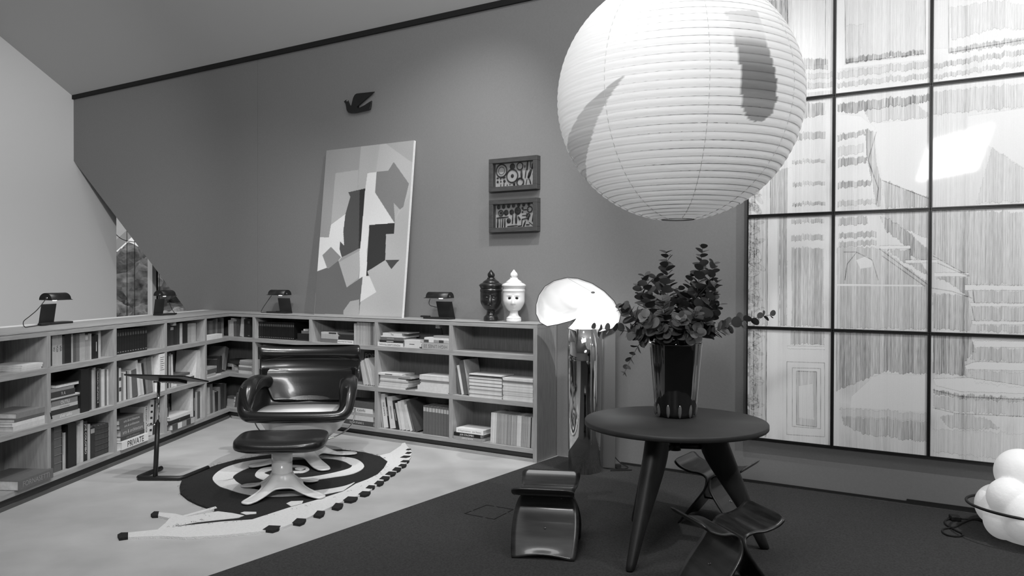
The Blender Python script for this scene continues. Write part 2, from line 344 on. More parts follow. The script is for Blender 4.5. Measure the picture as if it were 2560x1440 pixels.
RSTR=[[(-1.527,4.931),(-1.514,5.017),(-1.437,5.007),(-1.434,4.947),(-1.459,4.91)],[(-1.384,5.07),(-1.379,5.169),(-1.317,5.157),(-1.311,5.089),(-1.329,5.046)],[(-1.29,5.236),(-1.289,5.342),(-1.236,5.329),(-1.228,5.256),(-1.242,5.21)],[(-1.211,5.413),(-1.208,5.526),(-1.153,5.512),(-1.146,5.434),(-1.162,5.385)],[(-1.173,5.59),(-1.157,5.691),(-1.085,5.679),(-1.085,5.61),(-1.111,5.566)],[(-1.097,5.746),(-1.082,5.836),(-1.02,5.825),(-1.021,5.763),(-1.043,5.724)],[(-1.075,5.921),(-1.065,6.005),(-1.016,5.995),(-1.015,5.937),(-1.032,5.901)],[(-1.034,6.04),(-1.024,6.14),(-0.971,6.128),(-0.97,6.059),(-0.988,6.017)],[(-1.02,6.192),(-1.006,6.285),(-0.95,6.274),(-0.951,6.21),(-0.971,6.17)],[(-0.997,6.333),(-0.982,6.436),(-0.922,6.424),(-0.923,6.353),(-0.945,6.309)],[(-0.963,6.475),(-0.952,6.583),(-0.901,6.57),(-0.9,6.496),(-0.918,6.449)],[(-0.935,6.621),(-0.922,6.705),(-0.873,6.695),(-0.874,6.637),(-0.893,6.6)],[(-0.938,6.772),(-0.921,6.845),(-0.868,6.836),(-0.872,6.786),(-0.893,6.754)],[(-0.963,6.942),(-0.94,7.02),(-0.877,7.011),(-0.882,6.958),(-0.908,6.924)],[(-0.941,7.101),(-0.929,7.173),(-0.888,7.165),(-0.89,7.115),(-0.905,7.084)],[(-0.954,7.249),(-0.944,7.307),(-0.912,7.3),(-0.913,7.26),(-0.925,7.235)]]
RSPL=[(-1.191,6.094),(-1.254,5.972),(-1.407,5.861),(-1.575,5.836),(-1.721,5.831),(-1.838,5.863),(-1.963,5.952),(-2.075,6.085),(-2.14,6.195),(-2.14,6.182),(-2.173,6.298),(-2.16,6.476),(-2.111,6.617),(-2.012,6.731),(-1.844,6.852),(-1.601,6.911),(-1.432,6.807),(-1.338,6.669),(-1.318,6.65),(-1.326,6.532),(-1.436,6.371),(-1.592,6.244),(-1.756,6.238),(-1.887,6.306),(-1.95,6.363),(-1.959,6.402),(-1.902,6.523),(-1.793,6.579),(-1.69,6.542),(-1.665,6.509),(-1.686,6.461),(-1.788,6.449)]
RSPR=[(-1.187,6.086),(-1.227,5.908),(-1.372,5.758),(-1.538,5.713),(-1.68,5.689),(-1.804,5.701),(-1.944,5.777),(-2.075,5.884),(-2.185,5.988),(-2.313,6.22),(-2.344,6.498),(-2.289,6.695),(-2.203,6.817),(-2.071,6.885),(-1.876,6.953),(-1.624,7.015),(-1.445,6.964),(-1.312,6.858),(-1.21,6.603),(-1.251,6.368),(-1.391,6.244),(-1.557,6.136),(-1.72,6.102),(-1.858,6.123),(-2.002,6.277),(-2.034,6.521),(-1.937,6.61),(-1.815,6.66),(-1.696,6.614),(-1.631,6.488),(-1.66,6.387),(-1.765,6.372)]
RBITS=[[(-1.783,5.289),(-1.768,5.317),(-1.686,5.312),(-1.673,5.271),(-1.734,5.251)],[(-1.545,5.516),(-1.527,5.571),(-1.446,5.584),(-1.437,5.517),(-1.492,5.443)],[(-1.435,5.852),(-1.285,5.939),(-1.208,5.958),(-1.223,5.854),(-1.368,5.721),(-1.407,5.736)],[(-1.765,6.547),(-1.734,6.581),(-1.68,6.527),(-1.695,6.473),(-1.746,6.497)]]
HOOD=[(0.509,6.4,1.246),(0.46,6.38,1.227),(0.363,6.34,1.204),(0.276,6.3,1.19),(0.22,6.3,1.221),(0.188,6.3,1.287),(0.189,6.32,1.358),(0.211,6.34,1.433),(0.259,6.36,1.503),(0.332,6.38,1.547),(0.439,6.42,1.573),(0.528,6.45,1.567),(0.64,6.45,1.529),(0.736,6.45,1.468),(0.817,6.45,1.388),(0.872,6.45,1.283),(0.859,6.45,1.218),(0.802,6.45,1.164),(0.703,6.42,1.14),(0.605,6.4,1.141),(0.51,6.4,1.147),(0.44,6.4,1.169),(0.478,6.4,1.207)]
CV=[(0.52,[(1.694,1.76),(2.415,1.764),(2.443,0.015),(1.868,0.015),(1.829,0.653),(1.718,1.299),(1.7,1.351)]),(0.5,[(1.694,1.76),(1.955,1.763),(1.919,1.466),(1.818,1.464),(1.805,1.308),(1.697,1.3),(1.708,1.35)]),(0.46,[(2.018,1.761),(2.415,1.764),(2.412,1.535),(2.355,1.556)]),(0.56,[(1.955,1.763),(2.018,1.761),(2.355,1.556),(2.413,1.526),(2.419,1.258),(2.364,1.158),(2.307,1.066),(2.23,0.957),(2.381,1.312),(2.159,1.554),(2.096,1.471),(1.935,1.464)]),(0.5,[(1.36,1.496),(1.687,1.509),(1.697,1.3),(1.569,1.281),(1.598,1.234),(1.554,1.054),(1.358,0.944)]),(0.86,[(1.818,1.464),(1.942,1.469),(1.942,1.259),(2.219,0.954),(2.237,0.936),(1.903,0.925),(1.899,0.652),(1.939,0.407),(1.872,0.403),(1.825,0.381),(1.824,0.495),(1.786,0.68),(1.805,1.308)]),(0.26,[(1.942,1.469),(2.096,1.471),(2.159,1.554),(2.38,1.321),(2.333,1.094),(2.292,1.067),(2.204,1.138),(2.241,0.939),(2.219,0.954),(1.942,1.259)]),(0.09,[(1.569,1.281),(1.726,1.299),(1.786,0.68),(1.552,0.604),(1.513,0.685),(1.51,0.77),(1.572,0.725),(1.544,0.874),(1.554,1.054),(1.604,1.23)]),(0.03,[(1.726,1.299),(1.805,1.308),(1.806,0.692),(1.781,0.68)]),(0.035,[(1.903,0.928),(2.237,0.936),(2.242,0.83),(2.137,0.827),(2.154,0.567),(1.929,0.456),(1.955,0.412),(1.918,0.41)]),(0.07,[(2.154,0.569),(2.336,0.567),(2.244,0.477)]),(0.86,[(1.201,0.82),(1.343,0.816),(1.35,0.944),(1.554,1.054),(1.544,0.874),(1.572,0.725),(1.51,0.77),(1.513,0.685),(1.552,0.604),(1.515,0.568),(1.386,0.715),(1.272,0.626),(1.351,0.497),(1.212,0.458)]),(0.3,[(1.386,0.715),(1.543,0.604),(1.508,0.568),(1.377,0.488),(1.35,0.506),(1.271,0.629)]),(0.5,[(1.516,0.559),(1.791,0.68),(1.824,0.495),(1.808,0.389),(1.658,0.292)]),(0.38,[(1.515,0.568),(1.562,0.604),(1.789,0.693),(1.799,0.671),(1.524,0.554)]),(0.16,[(1.212,0.458),(1.351,0.494),(1.377,0.488),(1.508,0.568),(1.658,0.292),(1.872,0.403),(1.868,0.015),(1.224,0.011)]),(0.8,[(1.872,0.403),(1.962,0.407),(2.072,0.249),(1.865,0.145)]),(0.44,[(1.638,0.053),(1.722,0.151),(1.85,0.171),(1.868,0.015),(1.643,0.014)]),(0.38,[(1.198,1.757),(1.694,1.76),(1.687,1.509),(1.36,1.496),(1.358,0.944),(1.343,0.816),(1.201,0.82)]),]
DOVE=[[1.443,3.416],[1.462,3.427],[1.481,3.432],[1.496,3.424],[1.522,3.375],[1.538,3.357],[1.55,3.367],[1.575,3.442],[1.597,3.469],[1.625,3.479],[1.868,3.468],[1.769,3.418],[1.659,3.359],[1.628,3.34],[1.64,3.323],[1.732,3.346],[1.829,3.381],[1.811,3.294],[1.708,3.286],[1.609,3.281],[1.541,3.287],[1.503,3.299],[1.481,3.327],[1.469,3.39]]
CORD1=[(3.013,4.872,0.014),(3.038,5.014,0.014),(3.034,5.113,0.014),(3.002,5.19,0.014),(2.907,5.206,0.014)]
CORD2=[(2.84,5.206,0.014),(2.788,5.162,0.014),(2.75,5.077,0.014),(2.748,4.963,0.014),(2.748,4.885,0.014),(2.695,4.846,0.014),(2.647,4.869,0.014),(2.649,4.931,0.014),(2.69,4.995,0.014),(2.771,5.028,0.014),(2.868,5.111,0.014),(2.958,5.181,0.014),(3.025,5.207,0.014),(3.106,5.148,0.014),(3.141,5.081,0.014)]
ADP=(2.869,5.198,0.008)
BAYS=[
('f','L',1,1,0.24,'',[[-3.431,0.214,0.0134,0.55,0.02],[-3.428,0.223,0.0135,0.62,0.02],[-3.422,0.224,0.0135,0.66,0.02]]),
('f','L',2,1,0.24,'',[[-3.515,0.349,0.032,0.6,0.02],[-3.522,0.34,0.0261,0.68,0.02],[-3.5,0.314,0.0222,0.12,0.02],[-3.482,0.316,0.0371,0.22,0.02,{'ribbon':1}]]),
('f','L',3,1,0.3,'',[[-3.537,0.376,0.0662,0.14,-0.03,{'text':'FORNASETTI','tt':0.3,'sz':0.55}]]),
('s','L',1,2,0.19,[[-3.071,0.014,0.219,0,0.03,0.045],[-3.054,0.036,0.222,0,0.42,0.045,{'text':'VU','tt':0.06,'sz':0.5}],[-3.018,0.039,0.222,0,0.44,0.045,{'text':'VUZ','tt':0.06,'sz':0.5}],[-2.978,0.041,0.222,0,0.42,0.045,{'text':'VER','tt':0.06,'sz':0.5}],[-2.934,0.027,0.213,0,0.06,0.045],[-2.906,0.08,0.22,0,0.02,0.045],[-2.824,0.022,0.22,0,0.36,0.045],[-2.8,0.038,0.215,0,0.1,0.045],[-2.762,0.043,0.216,0,0.16,0.045],[-2.717,0.071,0.217,0,0.38,0.045],[-2.645,0.038,0.202,0,0.32,0.045,{'lab':0.6}],[-2.606,0.025,0.21,0,0.34,0.045],[-2.58,0.02,0.208,0,0.5,0.045],[-2.556,0.034,0.183,0,0.02,0.045],[-2.52,0.054,0.193,0,0.02,0.045,{'mark':0.5}],[-2.463,0.033,0.222,0,0.46,0.045]]),
('f','L',2,2,0.22,'',[[-3.095,0.354,0.0352,0.42,0.03,{'text':'alvar aalto','tt':0.85,'sz':0.75}],[-3.095,0.333,0.0367,0.04,0.03],[-3.095,0.327,0.026,0.5,0.03,{'text':'Lettres 1926 Rene Burger','tt':0.05,'sz':0.32}],[-3.083,0.313,0.0368,0.2,0.03,{'text':'OUTILI','tt':0.7,'sz':0.7}],[-3.09,0.363,0.0132,0.05,0.03],[-3.095,0.357,0.0116,0.7,0.03,{'fore':1}],[-3.095,0.293,0.0443,0.05,0.03,{'text':'9 A','tt':0.5,'sz':0.6}],[-3.094,0.28,0.0208,0.25,0.03],[-3.031,0.283,0.0278,0.03,0.03,{'fore':1}]]),
('s','L',2,2,0.24,[[-2.741,0.11,0.337,0,0.02,0.02],[-2.595,0.027,0.324,0,0.03,0.04],[-2.566,0.033,0.314,0,0.42,0.04],[-2.532,0.02,0.333,0,0.3,0.04],[-2.509,0.05,0.311,0,0.02,0.04,{'text':'TRAULICH NEUMANN X','tt':0.75,'sz':0.42}],[-2.457,0.022,0.315,0,0.2,0.04],[-2.43,0.045,0.305,0,0.6,0.04],[-2.382,0.028,0.298,0,0.14,0.04],[-2.351,0.024,0.297,0,0.58,0.04]]),
('s','L',3,2,0.24,[[-3.047,0.029,0.331,0,0.1,0.06],[-3.03,0.088,0.342,0,0.12,0.05,{'bands':1}],[-2.939,0.01,0.29,0,0.04,0.05],[-2.927,0.016,0.109,0,0.5,0.05],[-2.91,0.047,0.277,0,0.46,0.05],[-2.892,0.107,0.335,0,0.015,0.03],[-2.75,0.035,0.293,2.7,0.5,0.05],[-2.701,0.036,0.332,0,0.58,0.05],[-2.662,0.051,0.316,0,0.015,0.05,{'text':'JOE COLOMBO','tt':0.8,'sz':0.5}],[-2.607,0.035,0.284,0,0.46,0.05],[-2.568,0.058,0.254,0,0.02,0.05,{'lab':0.35}],[-2.507,0.042,0.254,0,0.06,0.05,{'bands':1}],[-2.464,0.044,0.25,0,0.06,0.05,{'bands':1}],[-2.419,0.046,0.248,0,0.06,0.05,{'bands':1}],[-2.371,0.048,0.247,0,0.06,0.05,{'bands':1}],[-2.321,0.051,0.248,0,0.05,0.05,{'bands':1}]]),
('s','L',1,3,0.19,[[-2.185,0.037,0.213,0,0.02,0.05,{'gold':1}],[-2.146,0.037,0.212,0,0.02,0.05,{'gold':1}],[-2.107,0.037,0.212,0,0.02,0.05,{'gold':1}],[-2.067,0.038,0.211,0,0.02,0.05,{'gold':1}],[-2.026,0.038,0.211,0,0.02,0.05,{'gold':1}],[-1.985,0.039,0.21,0,0.02,0.05,{'gold':1}],[-1.944,0.039,0.21,0,0.02,0.05,{'gold':1}],[-1.902,0.04,0.21,0,0.02,0.05,{'gold':1}],[-1.86,0.04,0.209,0,0.02,0.05,{'gold':1}],[-1.817,0.041,0.209,0,0.02,0.05,{'gold':1}],[-1.774,0.041,0.208,0,0.02,0.05,{'gold':1}],[-1.73,0.042,0.208,0,0.02,0.05,{'gold':1}]]),
('s','L',2,3,0.22,[[-2.185,0.029,0.303,0,0.05,0.05],[-2.152,0.032,0.285,0,0.6,0.05,{'dbands':1}],[-2.117,0.033,0.238,0,0.22,0.05],[-2.08,0.04,0.246,-1.3,0.6,0.05],[-2.039,0.019,0.248,-1.3,0.05,0.05],[-2.018,0.038,0.243,-2.9,0.34,0.05],[-1.979,0.038,0.244,-4.5,0.55,0.05],[-1.934,0.089,0.244,-7.0,0.12,0.05],[-1.84,0.038,0.327,-9.0,0.64,0.05],[-1.8,0.033,0.294,-10.2,0.5,0.05],[-1.766,0.027,0.295,-10.9,0.6,0.05],[-1.733,0.03,0.287,-10.6,0.03,0.05],[-1.702,0.044,0.332,-9.2,0.22,0.05],[-1.655,0.072,0.33,-8.1,0.18,0.05],[-1.582,0.035,0.335,-6.2,0.45,0.05],[-1.54,0.048,0.322,0,0.12,0.05],[-1.488,0.023,0.321,0,0.4,0.05]]),
('s','L',2,4,0.22,[[-1.551,0.101,0.35,0,0.72,0.004,{'lines':1}],[-1.307,0.019,0.31,0,0.04,0.05],[-1.287,0.017,0.306,0,0.6,0.05],[-1.267,0.025,0.334,0,0.2,0.05],[-1.238,0.044,0.315,-2.8,0.66,0.05]]),
('s','L',2,4,0.03,[[-0.731,0.46,0.305,0,0.12,0.27,{'face':1}]]),
('f','L',2,4,0.2,'',[[-1.185,0.385,0.0324,0.35,0.02],[-1.185,0.367,0.0303,0.1,0.02],[-1.197,0.347,0.0222,0.7,0.02],[-1.197,0.283,0.0242,0.12,0.02]]),
('s','L',2,4,0.22,[[-0.733,0.06,0.304,9.1,0.66,0.05],[-0.671,0.034,0.308,9.1,0.6,0.05],[-0.632,0.024,0.321,8.4,0.6,0.05],[-0.606,0.019,0.241,9.4,0.66,0.05]]),
('f','L',3,3,0.26,'',[[-2.231,0.432,0.0656,0.72,-0.02,{'text':'PRIVATE','tt':0.03,'sz':0.8}]]),
('f','L',3,3,0.24,'up',[[-2.196,0.384,0.036,0.06,0.01,{'text':'arts & architecture','tt':0.3,'sz':0.55}],[-2.196,0.38,0.0639,0.13,0.01,{'text':'arts & architecture','tt':0.55,'sz':0.5}],[-2.213,0.382,0.0378,0.11,0.01,{'text':'arts & architecture','tt':0.55,'sz':0.6}],[-2.217,0.382,0.0438,0.1,0.01,{'text':'arts & architecture','tt':0.55,'sz':0.55}]]),
('s','L',3,3,0.22,[[-1.72,0.06,0.286,0,0.62,0.06,{'text':'PROVOCATION','tt':0.05,'sz':0.5}],[-1.647,0.07,0.328,6.1,0.62,0.06,{'dots':1}],[-1.568,0.04,0.308,4.2,0.03,0.06],[-1.525,0.015,0.281,2.0,0.6,0.06]]),
('s','L',3,4,0.24,[[-1.482,0.042,0.319,0,0.5,0.05,{'text':'SPAZIO CASA','tt':0.05,'sz':0.4}],[-1.406,0.059,0.313,0,0.02,0.05],[-1.346,0.053,0.304,0,0.025,0.05,{'mark':0.4}]]),
('s','L',3,4,0.04,[[-0.876,0.508,0.332,0,0.16,0.26,{'face':2}]]),
('f','L',3,4,0.2,'',[[-1.349,0.462,0.0539,0.1,-0.02,{'blocks':1}]]),
('f','L',3,4,0.22,'up',[[-1.396,0.443,0.0379,0.02,0.0,{'text':'T','tt':0.6,'sz':0.4}],[-1.359,0.432,0.0291,0.62,0.0]]),
('s','L',3,4,0.22,[[-0.834,0.035,0.329,0,0.66,0.04],[-0.795,0.036,0.326,0,0.03,0.04,{'mark':0.4}],[-0.748,0.041,0.283,0,0.4,0.04],[-0.703,0.061,0.277,0,0.1,0.04],[-0.63,0.039,0.316,0,0.56,0.04]]),
('s','L',1,4,0.18,[[-1.293,0.056,0.215,0,0.03,0.06],[-1.235,0.065,0.189,0,0.04,0.06,{'lab':0.4}],[-1.161,0.056,0.204,0,0.03,0.06],[-1.104,0.056,0.205,0,0.035,0.06],[-1.042,0.053,0.207,0,0.5,0.06],[-0.983,0.048,0.206,0,0.02,0.06],[-0.933,0.054,0.207,0,0.02,0.06],[-0.874,0.075,0.196,0,0.35,0.06],[-0.797,0.068,0.194,0,0.45,0.06],[-0.726,0.032,0.192,0,0.42,0.06]]),
('f','L',1,5,0.08,'',[[-0.562,0.373,0.0486,0.74,0.0]]),
('s','L',1,5,0.16,[[-0.294,0.047,0.191,0,0.14,0.12],[-0.244,0.082,0.189,0,0.24,0.12],[-0.159,0.069,0.197,0,0.15,0.12],[-0.084,0.041,0.203,2.6,0.3,0.12],[-0.019,0.083,0.169,0,0.14,0.12],[0.079,0.049,0.208,0,0.36,0.12]]),
('f','L',2,5,0.2,'',[[-0.515,0.339,0.0086,0.7,0.02],[-0.512,0.197,0.0288,0.4,0.02],[-0.512,0.225,0.0461,0.1,0.02],[-0.511,0.225,0.0231,0.36,0.02]]),
('s','L',2,5,0.18,[[-0.102,0.067,0.158,0,0.05,0.1],[-0.027,0.061,0.187,0,0.04,0.1],[0.045,0.088,0.27,19.1,0.2,0.1]]),
('s','L',3,5,0.2,[[-0.41,0.03,0.286,-2.9,0.42,0.05],[-0.367,0.053,0.315,-1.9,0.12,0.05],[-0.288,0.031,0.237,-4.5,0.3,0.05],[-0.253,0.07,0.216,0,0.03,0.05],[-0.16,0.041,0.255,-2.5,0.2,0.05],[-0.097,0.076,0.285,0,0.04,0.05],[-0.01,0.042,0.274,0,0.06,0.05]]),
('s','R',1,1,0.18,[[-0.096,0.042,0.182,-1.4,0.5,0.06],[-0.05,0.039,0.206,-0.5,0.5,0.06],[-0.003,0.043,0.169,-1.2,0.12,0.06],[0.046,0.035,0.199,0,0.08,0.06],[0.098,0.059,0.22,7.5,0.5,0.06],[0.17,0.051,0.202,0,0.03,0.06],[0.223,0.055,0.207,0,0.03,0.06,{'gold':1}]]),
('f','R',2,1,0.2,'',[[0.106,0.212,0.0305,0.58,0.04],[0.116,0.203,0.0198,0.22,0.04],[0.109,0.21,0.0177,0.25,0.04],[0.106,0.212,0.0183,0.66,0.04],[0.12,0.198,0.0183,0.25,0.04],[0.116,0.203,0.0198,0.3,0.04],[0.125,0.194,0.0177,0.42,0.04]]),
('f','R',2,1,0.12,'back',[[-0.163,0.057,0.0391,0.4,0.16],[-0.238,0.082,0.0362,0.4,0.16],[-0.204,0.176,0.0502,0.05,0.16]]),
('f','R',3,1,0.2,'',[[-0.144,0.116,0.0504,0.38,0.08],[-0.144,0.119,0.0365,0.38,0.08],[-0.141,0.116,0.0278,0.12,0.08]]),
('s','R',3,1,0.18,[[-0.019,0.026,0.164,13.0,0.1,0.08]]),
('s','R',1,2,0.19,[[0.386,0.028,0.18,0,0.015,0.05,{'gold':1}],[0.416,0.028,0.181,0,0.015,0.05,{'gold':1}],[0.445,0.027,0.181,0,0.015,0.05,{'gold':1}],[0.474,0.027,0.181,0,0.015,0.05,{'gold':1}],[0.504,0.027,0.181,0,0.015,0.05,{'gold':1}],[0.533,0.027,0.182,0,0.015,0.05,{'gold':1}],[0.562,0.027,0.182,0,0.015,0.05,{'gold':1}],[0.59,0.027,0.182,0,0.015,0.05,{'gold':1}],[0.619,0.027,0.183,0,0.015,0.05,{'gold':1}],[0.648,0.027,0.183,0,0.015,0.05,{'gold':1}],[0.676,0.027,0.183,0,0.015,0.05,{'gold':1}],[0.705,0.027,0.183,0,0.015,0.05,{'gold':1}],[0.733,0.027,0.184,0,0.015,0.05,{'gold':1}],[0.761,0.026,0.184,0,0.015,0.05,{'gold':1}],[0.789,0.026,0.184,0,0.015,0.05,{'gold':1}],[0.817,0.026,0.185,0,0.015,0.05,{'gold':1}],[0.845,0.026,0.185,0,0.015,0.05,{'gold':1}],[0.873,0.026,0.185,0,0.015,0.05,{'gold':1}],[0.901,0.026,0.185,0,0.015,0.05,{'gold':1}],[0.928,0.026,0.186,0,0.015,0.05,{'gold':1}],[0.956,0.026,0.186,0,0.015,0.05,{'gold':1}]]),
('f','R',1,2,0.14,'',[[1.02,0.192,0.0144,0.03,0.04],[1.043,0.169,0.0618,0.02,0.04],[1.102,0.105,0.0286,0.13,0.04],[1.133,0.024,0.0171,0.6,0.04]]),
('s','R',2,2,0.26,[[0.387,0.069,0.305,0,0.02,0.04,{'two':0.24}],[0.464,0.077,0.307,0,0.02,0.04,{'two':0.24}]]),
('s','R',2,2,0.26,[[0.55,0.074,0.308,0,0.02,0.04,{'two':0.24}],[0.632,0.073,0.31,0,0.02,0.04]]),
('f','R',1,3,0.2,'l',[[1.391,0.235,0.0139,0.16,0.03],[1.391,0.237,0.0127,0.16,0.03],[1.391,0.237,0.0115,0.15,0.03],[1.403,0.231,0.0095,0.4,0.03],[1.403,0.231,0.0098,0.4,0.03],[1.403,0.231,0.0098,0.4,0.03],[1.403,0.231,0.0087,0.4,0.03],[1.404,0.228,0.0075,0.42,0.03],[1.403,0.219,0.0196,0.48,0.03,{'blk':1}]]),
('f','R',1,3,0.12,'back',[[1.283,0.331,0.0294,0.08,0.15],[1.357,0.273,0.0351,0.05,0.15]]),
('f','R',1,3,0.2,'r',[[1.616,0.228,0.0342,0.72,0.04,{'text':'ARCHITEKTUR THEORIE','tt':0.05,'sz':0.4}],[1.628,0.217,0.0327,0.03,0.04],[1.663,0.181,0.0213,0.03,0.04],[1.628,0.217,0.0185,0.09,0.04]]),
('s','R',1,3,0.2,[[1.861,0.033,0.208,-0.5,0.44,0.03],[1.899,0.037,0.221,0,0.4,0.03],[1.943,0.033,0.222,0,0.4,0.03],[1.979,0.031,0.222,0,0.41,0.03],[2.011,0.023,0.222,0,0.38,0.03],[2.036,0.018,0.222,0,0.38,0.03],[2.059,0.019,0.222,0,0.33,0.03],[2.084,0.028,0.22,0,0.14,0.03],[2.116,0.017,0.221,0,0.35,0.03]]),
('s','R',2,3,0.2,[[1.97,0.012,0.227,-12.5,0.6,0.05],[1.984,0.025,0.236,-15.1,0.6,0.05],[2.013,0.024,0.252,-17.0,0.62,0.05],[2.047,0.019,0.262,-18.1,0.4,0.05],[2.071,0.02,0.277,-18.8,0.66,0.05],[2.094,0.02,0.278,-18.7,0.6,0.05]]),
('s','R',2,3,0.03,[[1.774,0.154,0.309,0,0.02,0.25,{'face':0,'text':'POP','tt':0.4,'sz':0.2}]]),
('f','R',3,3,0.24,'',[[1.693,0.431,0.0461,0.08,0.02,{'text':'SUPER STUDIO 2','tt':0.8,'sz':0.4}],[1.693,0.435,0.0474,0.62,0.02],[1.71,0.434,0.0307,0.4,0.02],[1.709,0.41,0.0461,0.74,0.02,{'text':'FRITZ KAHN','tt':0.1,'sz':0.6}],[1.701,0.438,0.0584,0.1,0.02]]),
('f','R',1,4,0.2,'l',[[2.194,0.325,0.0388,0.78,0.0,{'text':'MONSCLAIRE Parmare','tt':0.15,'sz':0.5,'flip':1}],[2.225,0.294,0.0217,0.03,0.0,{'mark':0.7}],[2.233,0.292,0.03,0.14,0.0,{'mark':0.3}],[2.243,0.299,0.0105,0.72,0.0],[2.266,0.239,0.0278,0.68,0.0,{'text':'Tre','tt':0.05,'sz':0.6}],[2.337,0.231,0.0077,0.34,0.0]]),
('f','R',1,4,0.2,'m',[[2.535,0.183,0.0146,0.68,0.0],[2.539,0.2,0.0121,0.7,0.0],[2.539,0.2,0.0167,0.68,0.0,{'mark':0.1}],[2.537,0.19,0.0158,0.66,0.0],[2.537,0.19,0.0146,0.66,0.0]]),
('f','R',1,4,0.2,'r',[[2.75,0.317,0.0627,0.42,0.0,{'text':'HIGH LINES 33','tt':0.2,'sz':0.6,'flip':1}],[2.769,0.296,0.0239,0.42,0.0,{'blocks':1}],[2.777,0.285,0.0209,0.68,0.0],[2.886,0.177,0.0192,0.3,0.0]]),
('f','R',2,4,0.2,'l',[[2.202,0.339,0.014,0.7,0.01],[2.213,0.344,0.0099,0.6,0.01],[2.211,0.36,0.0118,0.7,0.01],[2.221,0.352,0.0112,0.62,0.01],[2.225,0.348,0.0081,0.68,0.01],[2.225,0.344,0.0087,0.3,0.01],[2.225,0.344,0.0099,0.5,0.01],[2.223,0.346,0.0053,0.68,0.01],[2.225,0.32,0.013,0.68,0.01],[2.227,0.227,0.0081,0.35,0.01],[2.225,0.383,0.0102,0.35,0.01],[2.227,0.369,0.0087,0.3,0.01],[2.196,0.302,0.018,0.7,0.01,{'mark':0.05}]]),
('f','R',2,4,0.2,'r',[[2.66,0.39,0.0084,0.72,0.01],[2.689,0.368,0.0505,0.68,0.01],[2.716,0.343,0.0114,0.7,0.01],[2.722,0.337,0.0084,0.68,0.01],[2.73,0.329,0.0072,0.68,0.01],[2.718,0.341,0.009,0.3,0.01],[2.729,0.329,0.0156,0.22,0.01],[2.712,0.347,0.0096,0.7,0.01],[2.712,0.347,0.0159,0.7,0.01],[2.714,0.345,0.0099,0.62,0.01],[2.714,0.345,0.006,0.68,0.01]]),
('s','R',2,5,0.22,[[3.137,0.028,0.239,-10.7,0.12,0.05],[3.172,0.026,0.271,-12.0,0.72,0.05],[3.2,0.051,0.315,-11.4,0.12,0.05],[3.267,0.006,0.328,-10.8,0.4,0.03]]),
('f','R',2,5,0.2,'l',[[3.286,0.35,0.0099,0.68,0.01],[3.292,0.347,0.0098,0.62,0.01],[3.289,0.349,0.0099,0.3,0.01],[3.284,0.351,0.0099,0.68,0.01],[3.283,0.352,0.0099,0.62,0.01],[3.289,0.348,0.0098,0.5,0.01],[3.292,0.347,0.0098,0.3,0.01],[3.285,0.35,0.0099,0.62,0.01],[3.289,0.348,0.0098,0.66,0.01],[3.286,0.35,0.0099,0.2,0.01],[3.284,0.351,0.0099,0.68,0.01],[3.285,0.351,0.0099,0.7,0.01],[3.29,0.348,0.0098,0.3,0.01],[3.286,0.35,0.0098,0.7,0.01],[3.284,0.351,0.0098,0.68,0.01],[3.286,0.35,0.0098,0.25,0.01],[3.283,0.351,0.0099,0.7,0.01],[3.286,0.35,0.0098,0.2,0.01],[3.288,0.349,0.0098,0.02,0.01],[3.284,0.351,0.0098,0.68,0.01]]),
('f','R',2,5,0.2,'r',[[3.649,0.304,0.007,0.68,0.01],[3.644,0.307,0.007,0.7,0.01],[3.647,0.305,0.007,0.66,0.01],[3.647,0.305,0.007,0.62,0.01],[3.652,0.303,0.007,0.66,0.01],[3.652,0.303,0.007,0.4,0.01],[3.646,0.306,0.007,0.66,0.01],[3.648,0.304,0.007,0.5,0.01],[3.647,0.305,0.007,0.66,0.01],[3.649,0.304,0.007,0.5,0.01],[3.646,0.306,0.007,0.45,0.01],[3.646,0.306,0.007,0.7,0.01],[3.644,0.307,0.007,0.62,0.01],[3.648,0.304,0.007,0.62,0.01],[3.649,0.304,0.007,0.7,0.01],[3.651,0.303,0.007,0.66,0.01],[3.651,0.303,0.007,0.5,0.01],[3.645,0.306,0.007,0.7,0.01],[3.644,0.307,0.007,0.68,0.01],[3.645,0.306,0.007,0.5,0.01],[3.646,0.306,0.007,0.25,0.01],[3.647,0.305,0.007,0.16,0.01],[3.652,0.302,0.007,0.2,0.01],[3.647,0.305,0.007,0.66,0.01],[3.645,0.306,0.007,0.66,0.01],[3.644,0.306,0.007,0.7,0.01]]),
('s','R',3,4,0.22,[[2.217,0.007,0.321,-9.4,0.5,0.05],[2.224,0.013,0.325,-8.5,0.3,0.05],[2.239,0.056,0.332,-8.6,0.74,0.05,{'text':'THE LAMPS','tt':0.05,'sz':0.35}],[2.298,0.019,0.302,-9.0,0.02,0.05,{'text':'TABU DATED','tt':0.8,'sz':0.6}],[2.32,0.069,0.311,-9.1,0.68,0.05,{'mark':0.25}],[2.394,0.038,0.279,-12.3,0.03,0.05,{'mark':0.5}],[2.438,0.027,0.261,-13.6,0.62,0.05],[2.468,0.043,0.279,-12.2,0.72,0.05],[2.516,0.04,0.294,-14.0,0.6,0.05],[2.567,0.031,0.258,-17.8,0.72,0.05],[2.603,0.02,0.256,-17.8,0.14,0.05],[2.639,0.044,0.307,-23.6,0.08,0.05]]),
('s','R',3,4,0.02,[[2.527,0.074,0.212,0,0.015,0.2,{'face':0}]]),
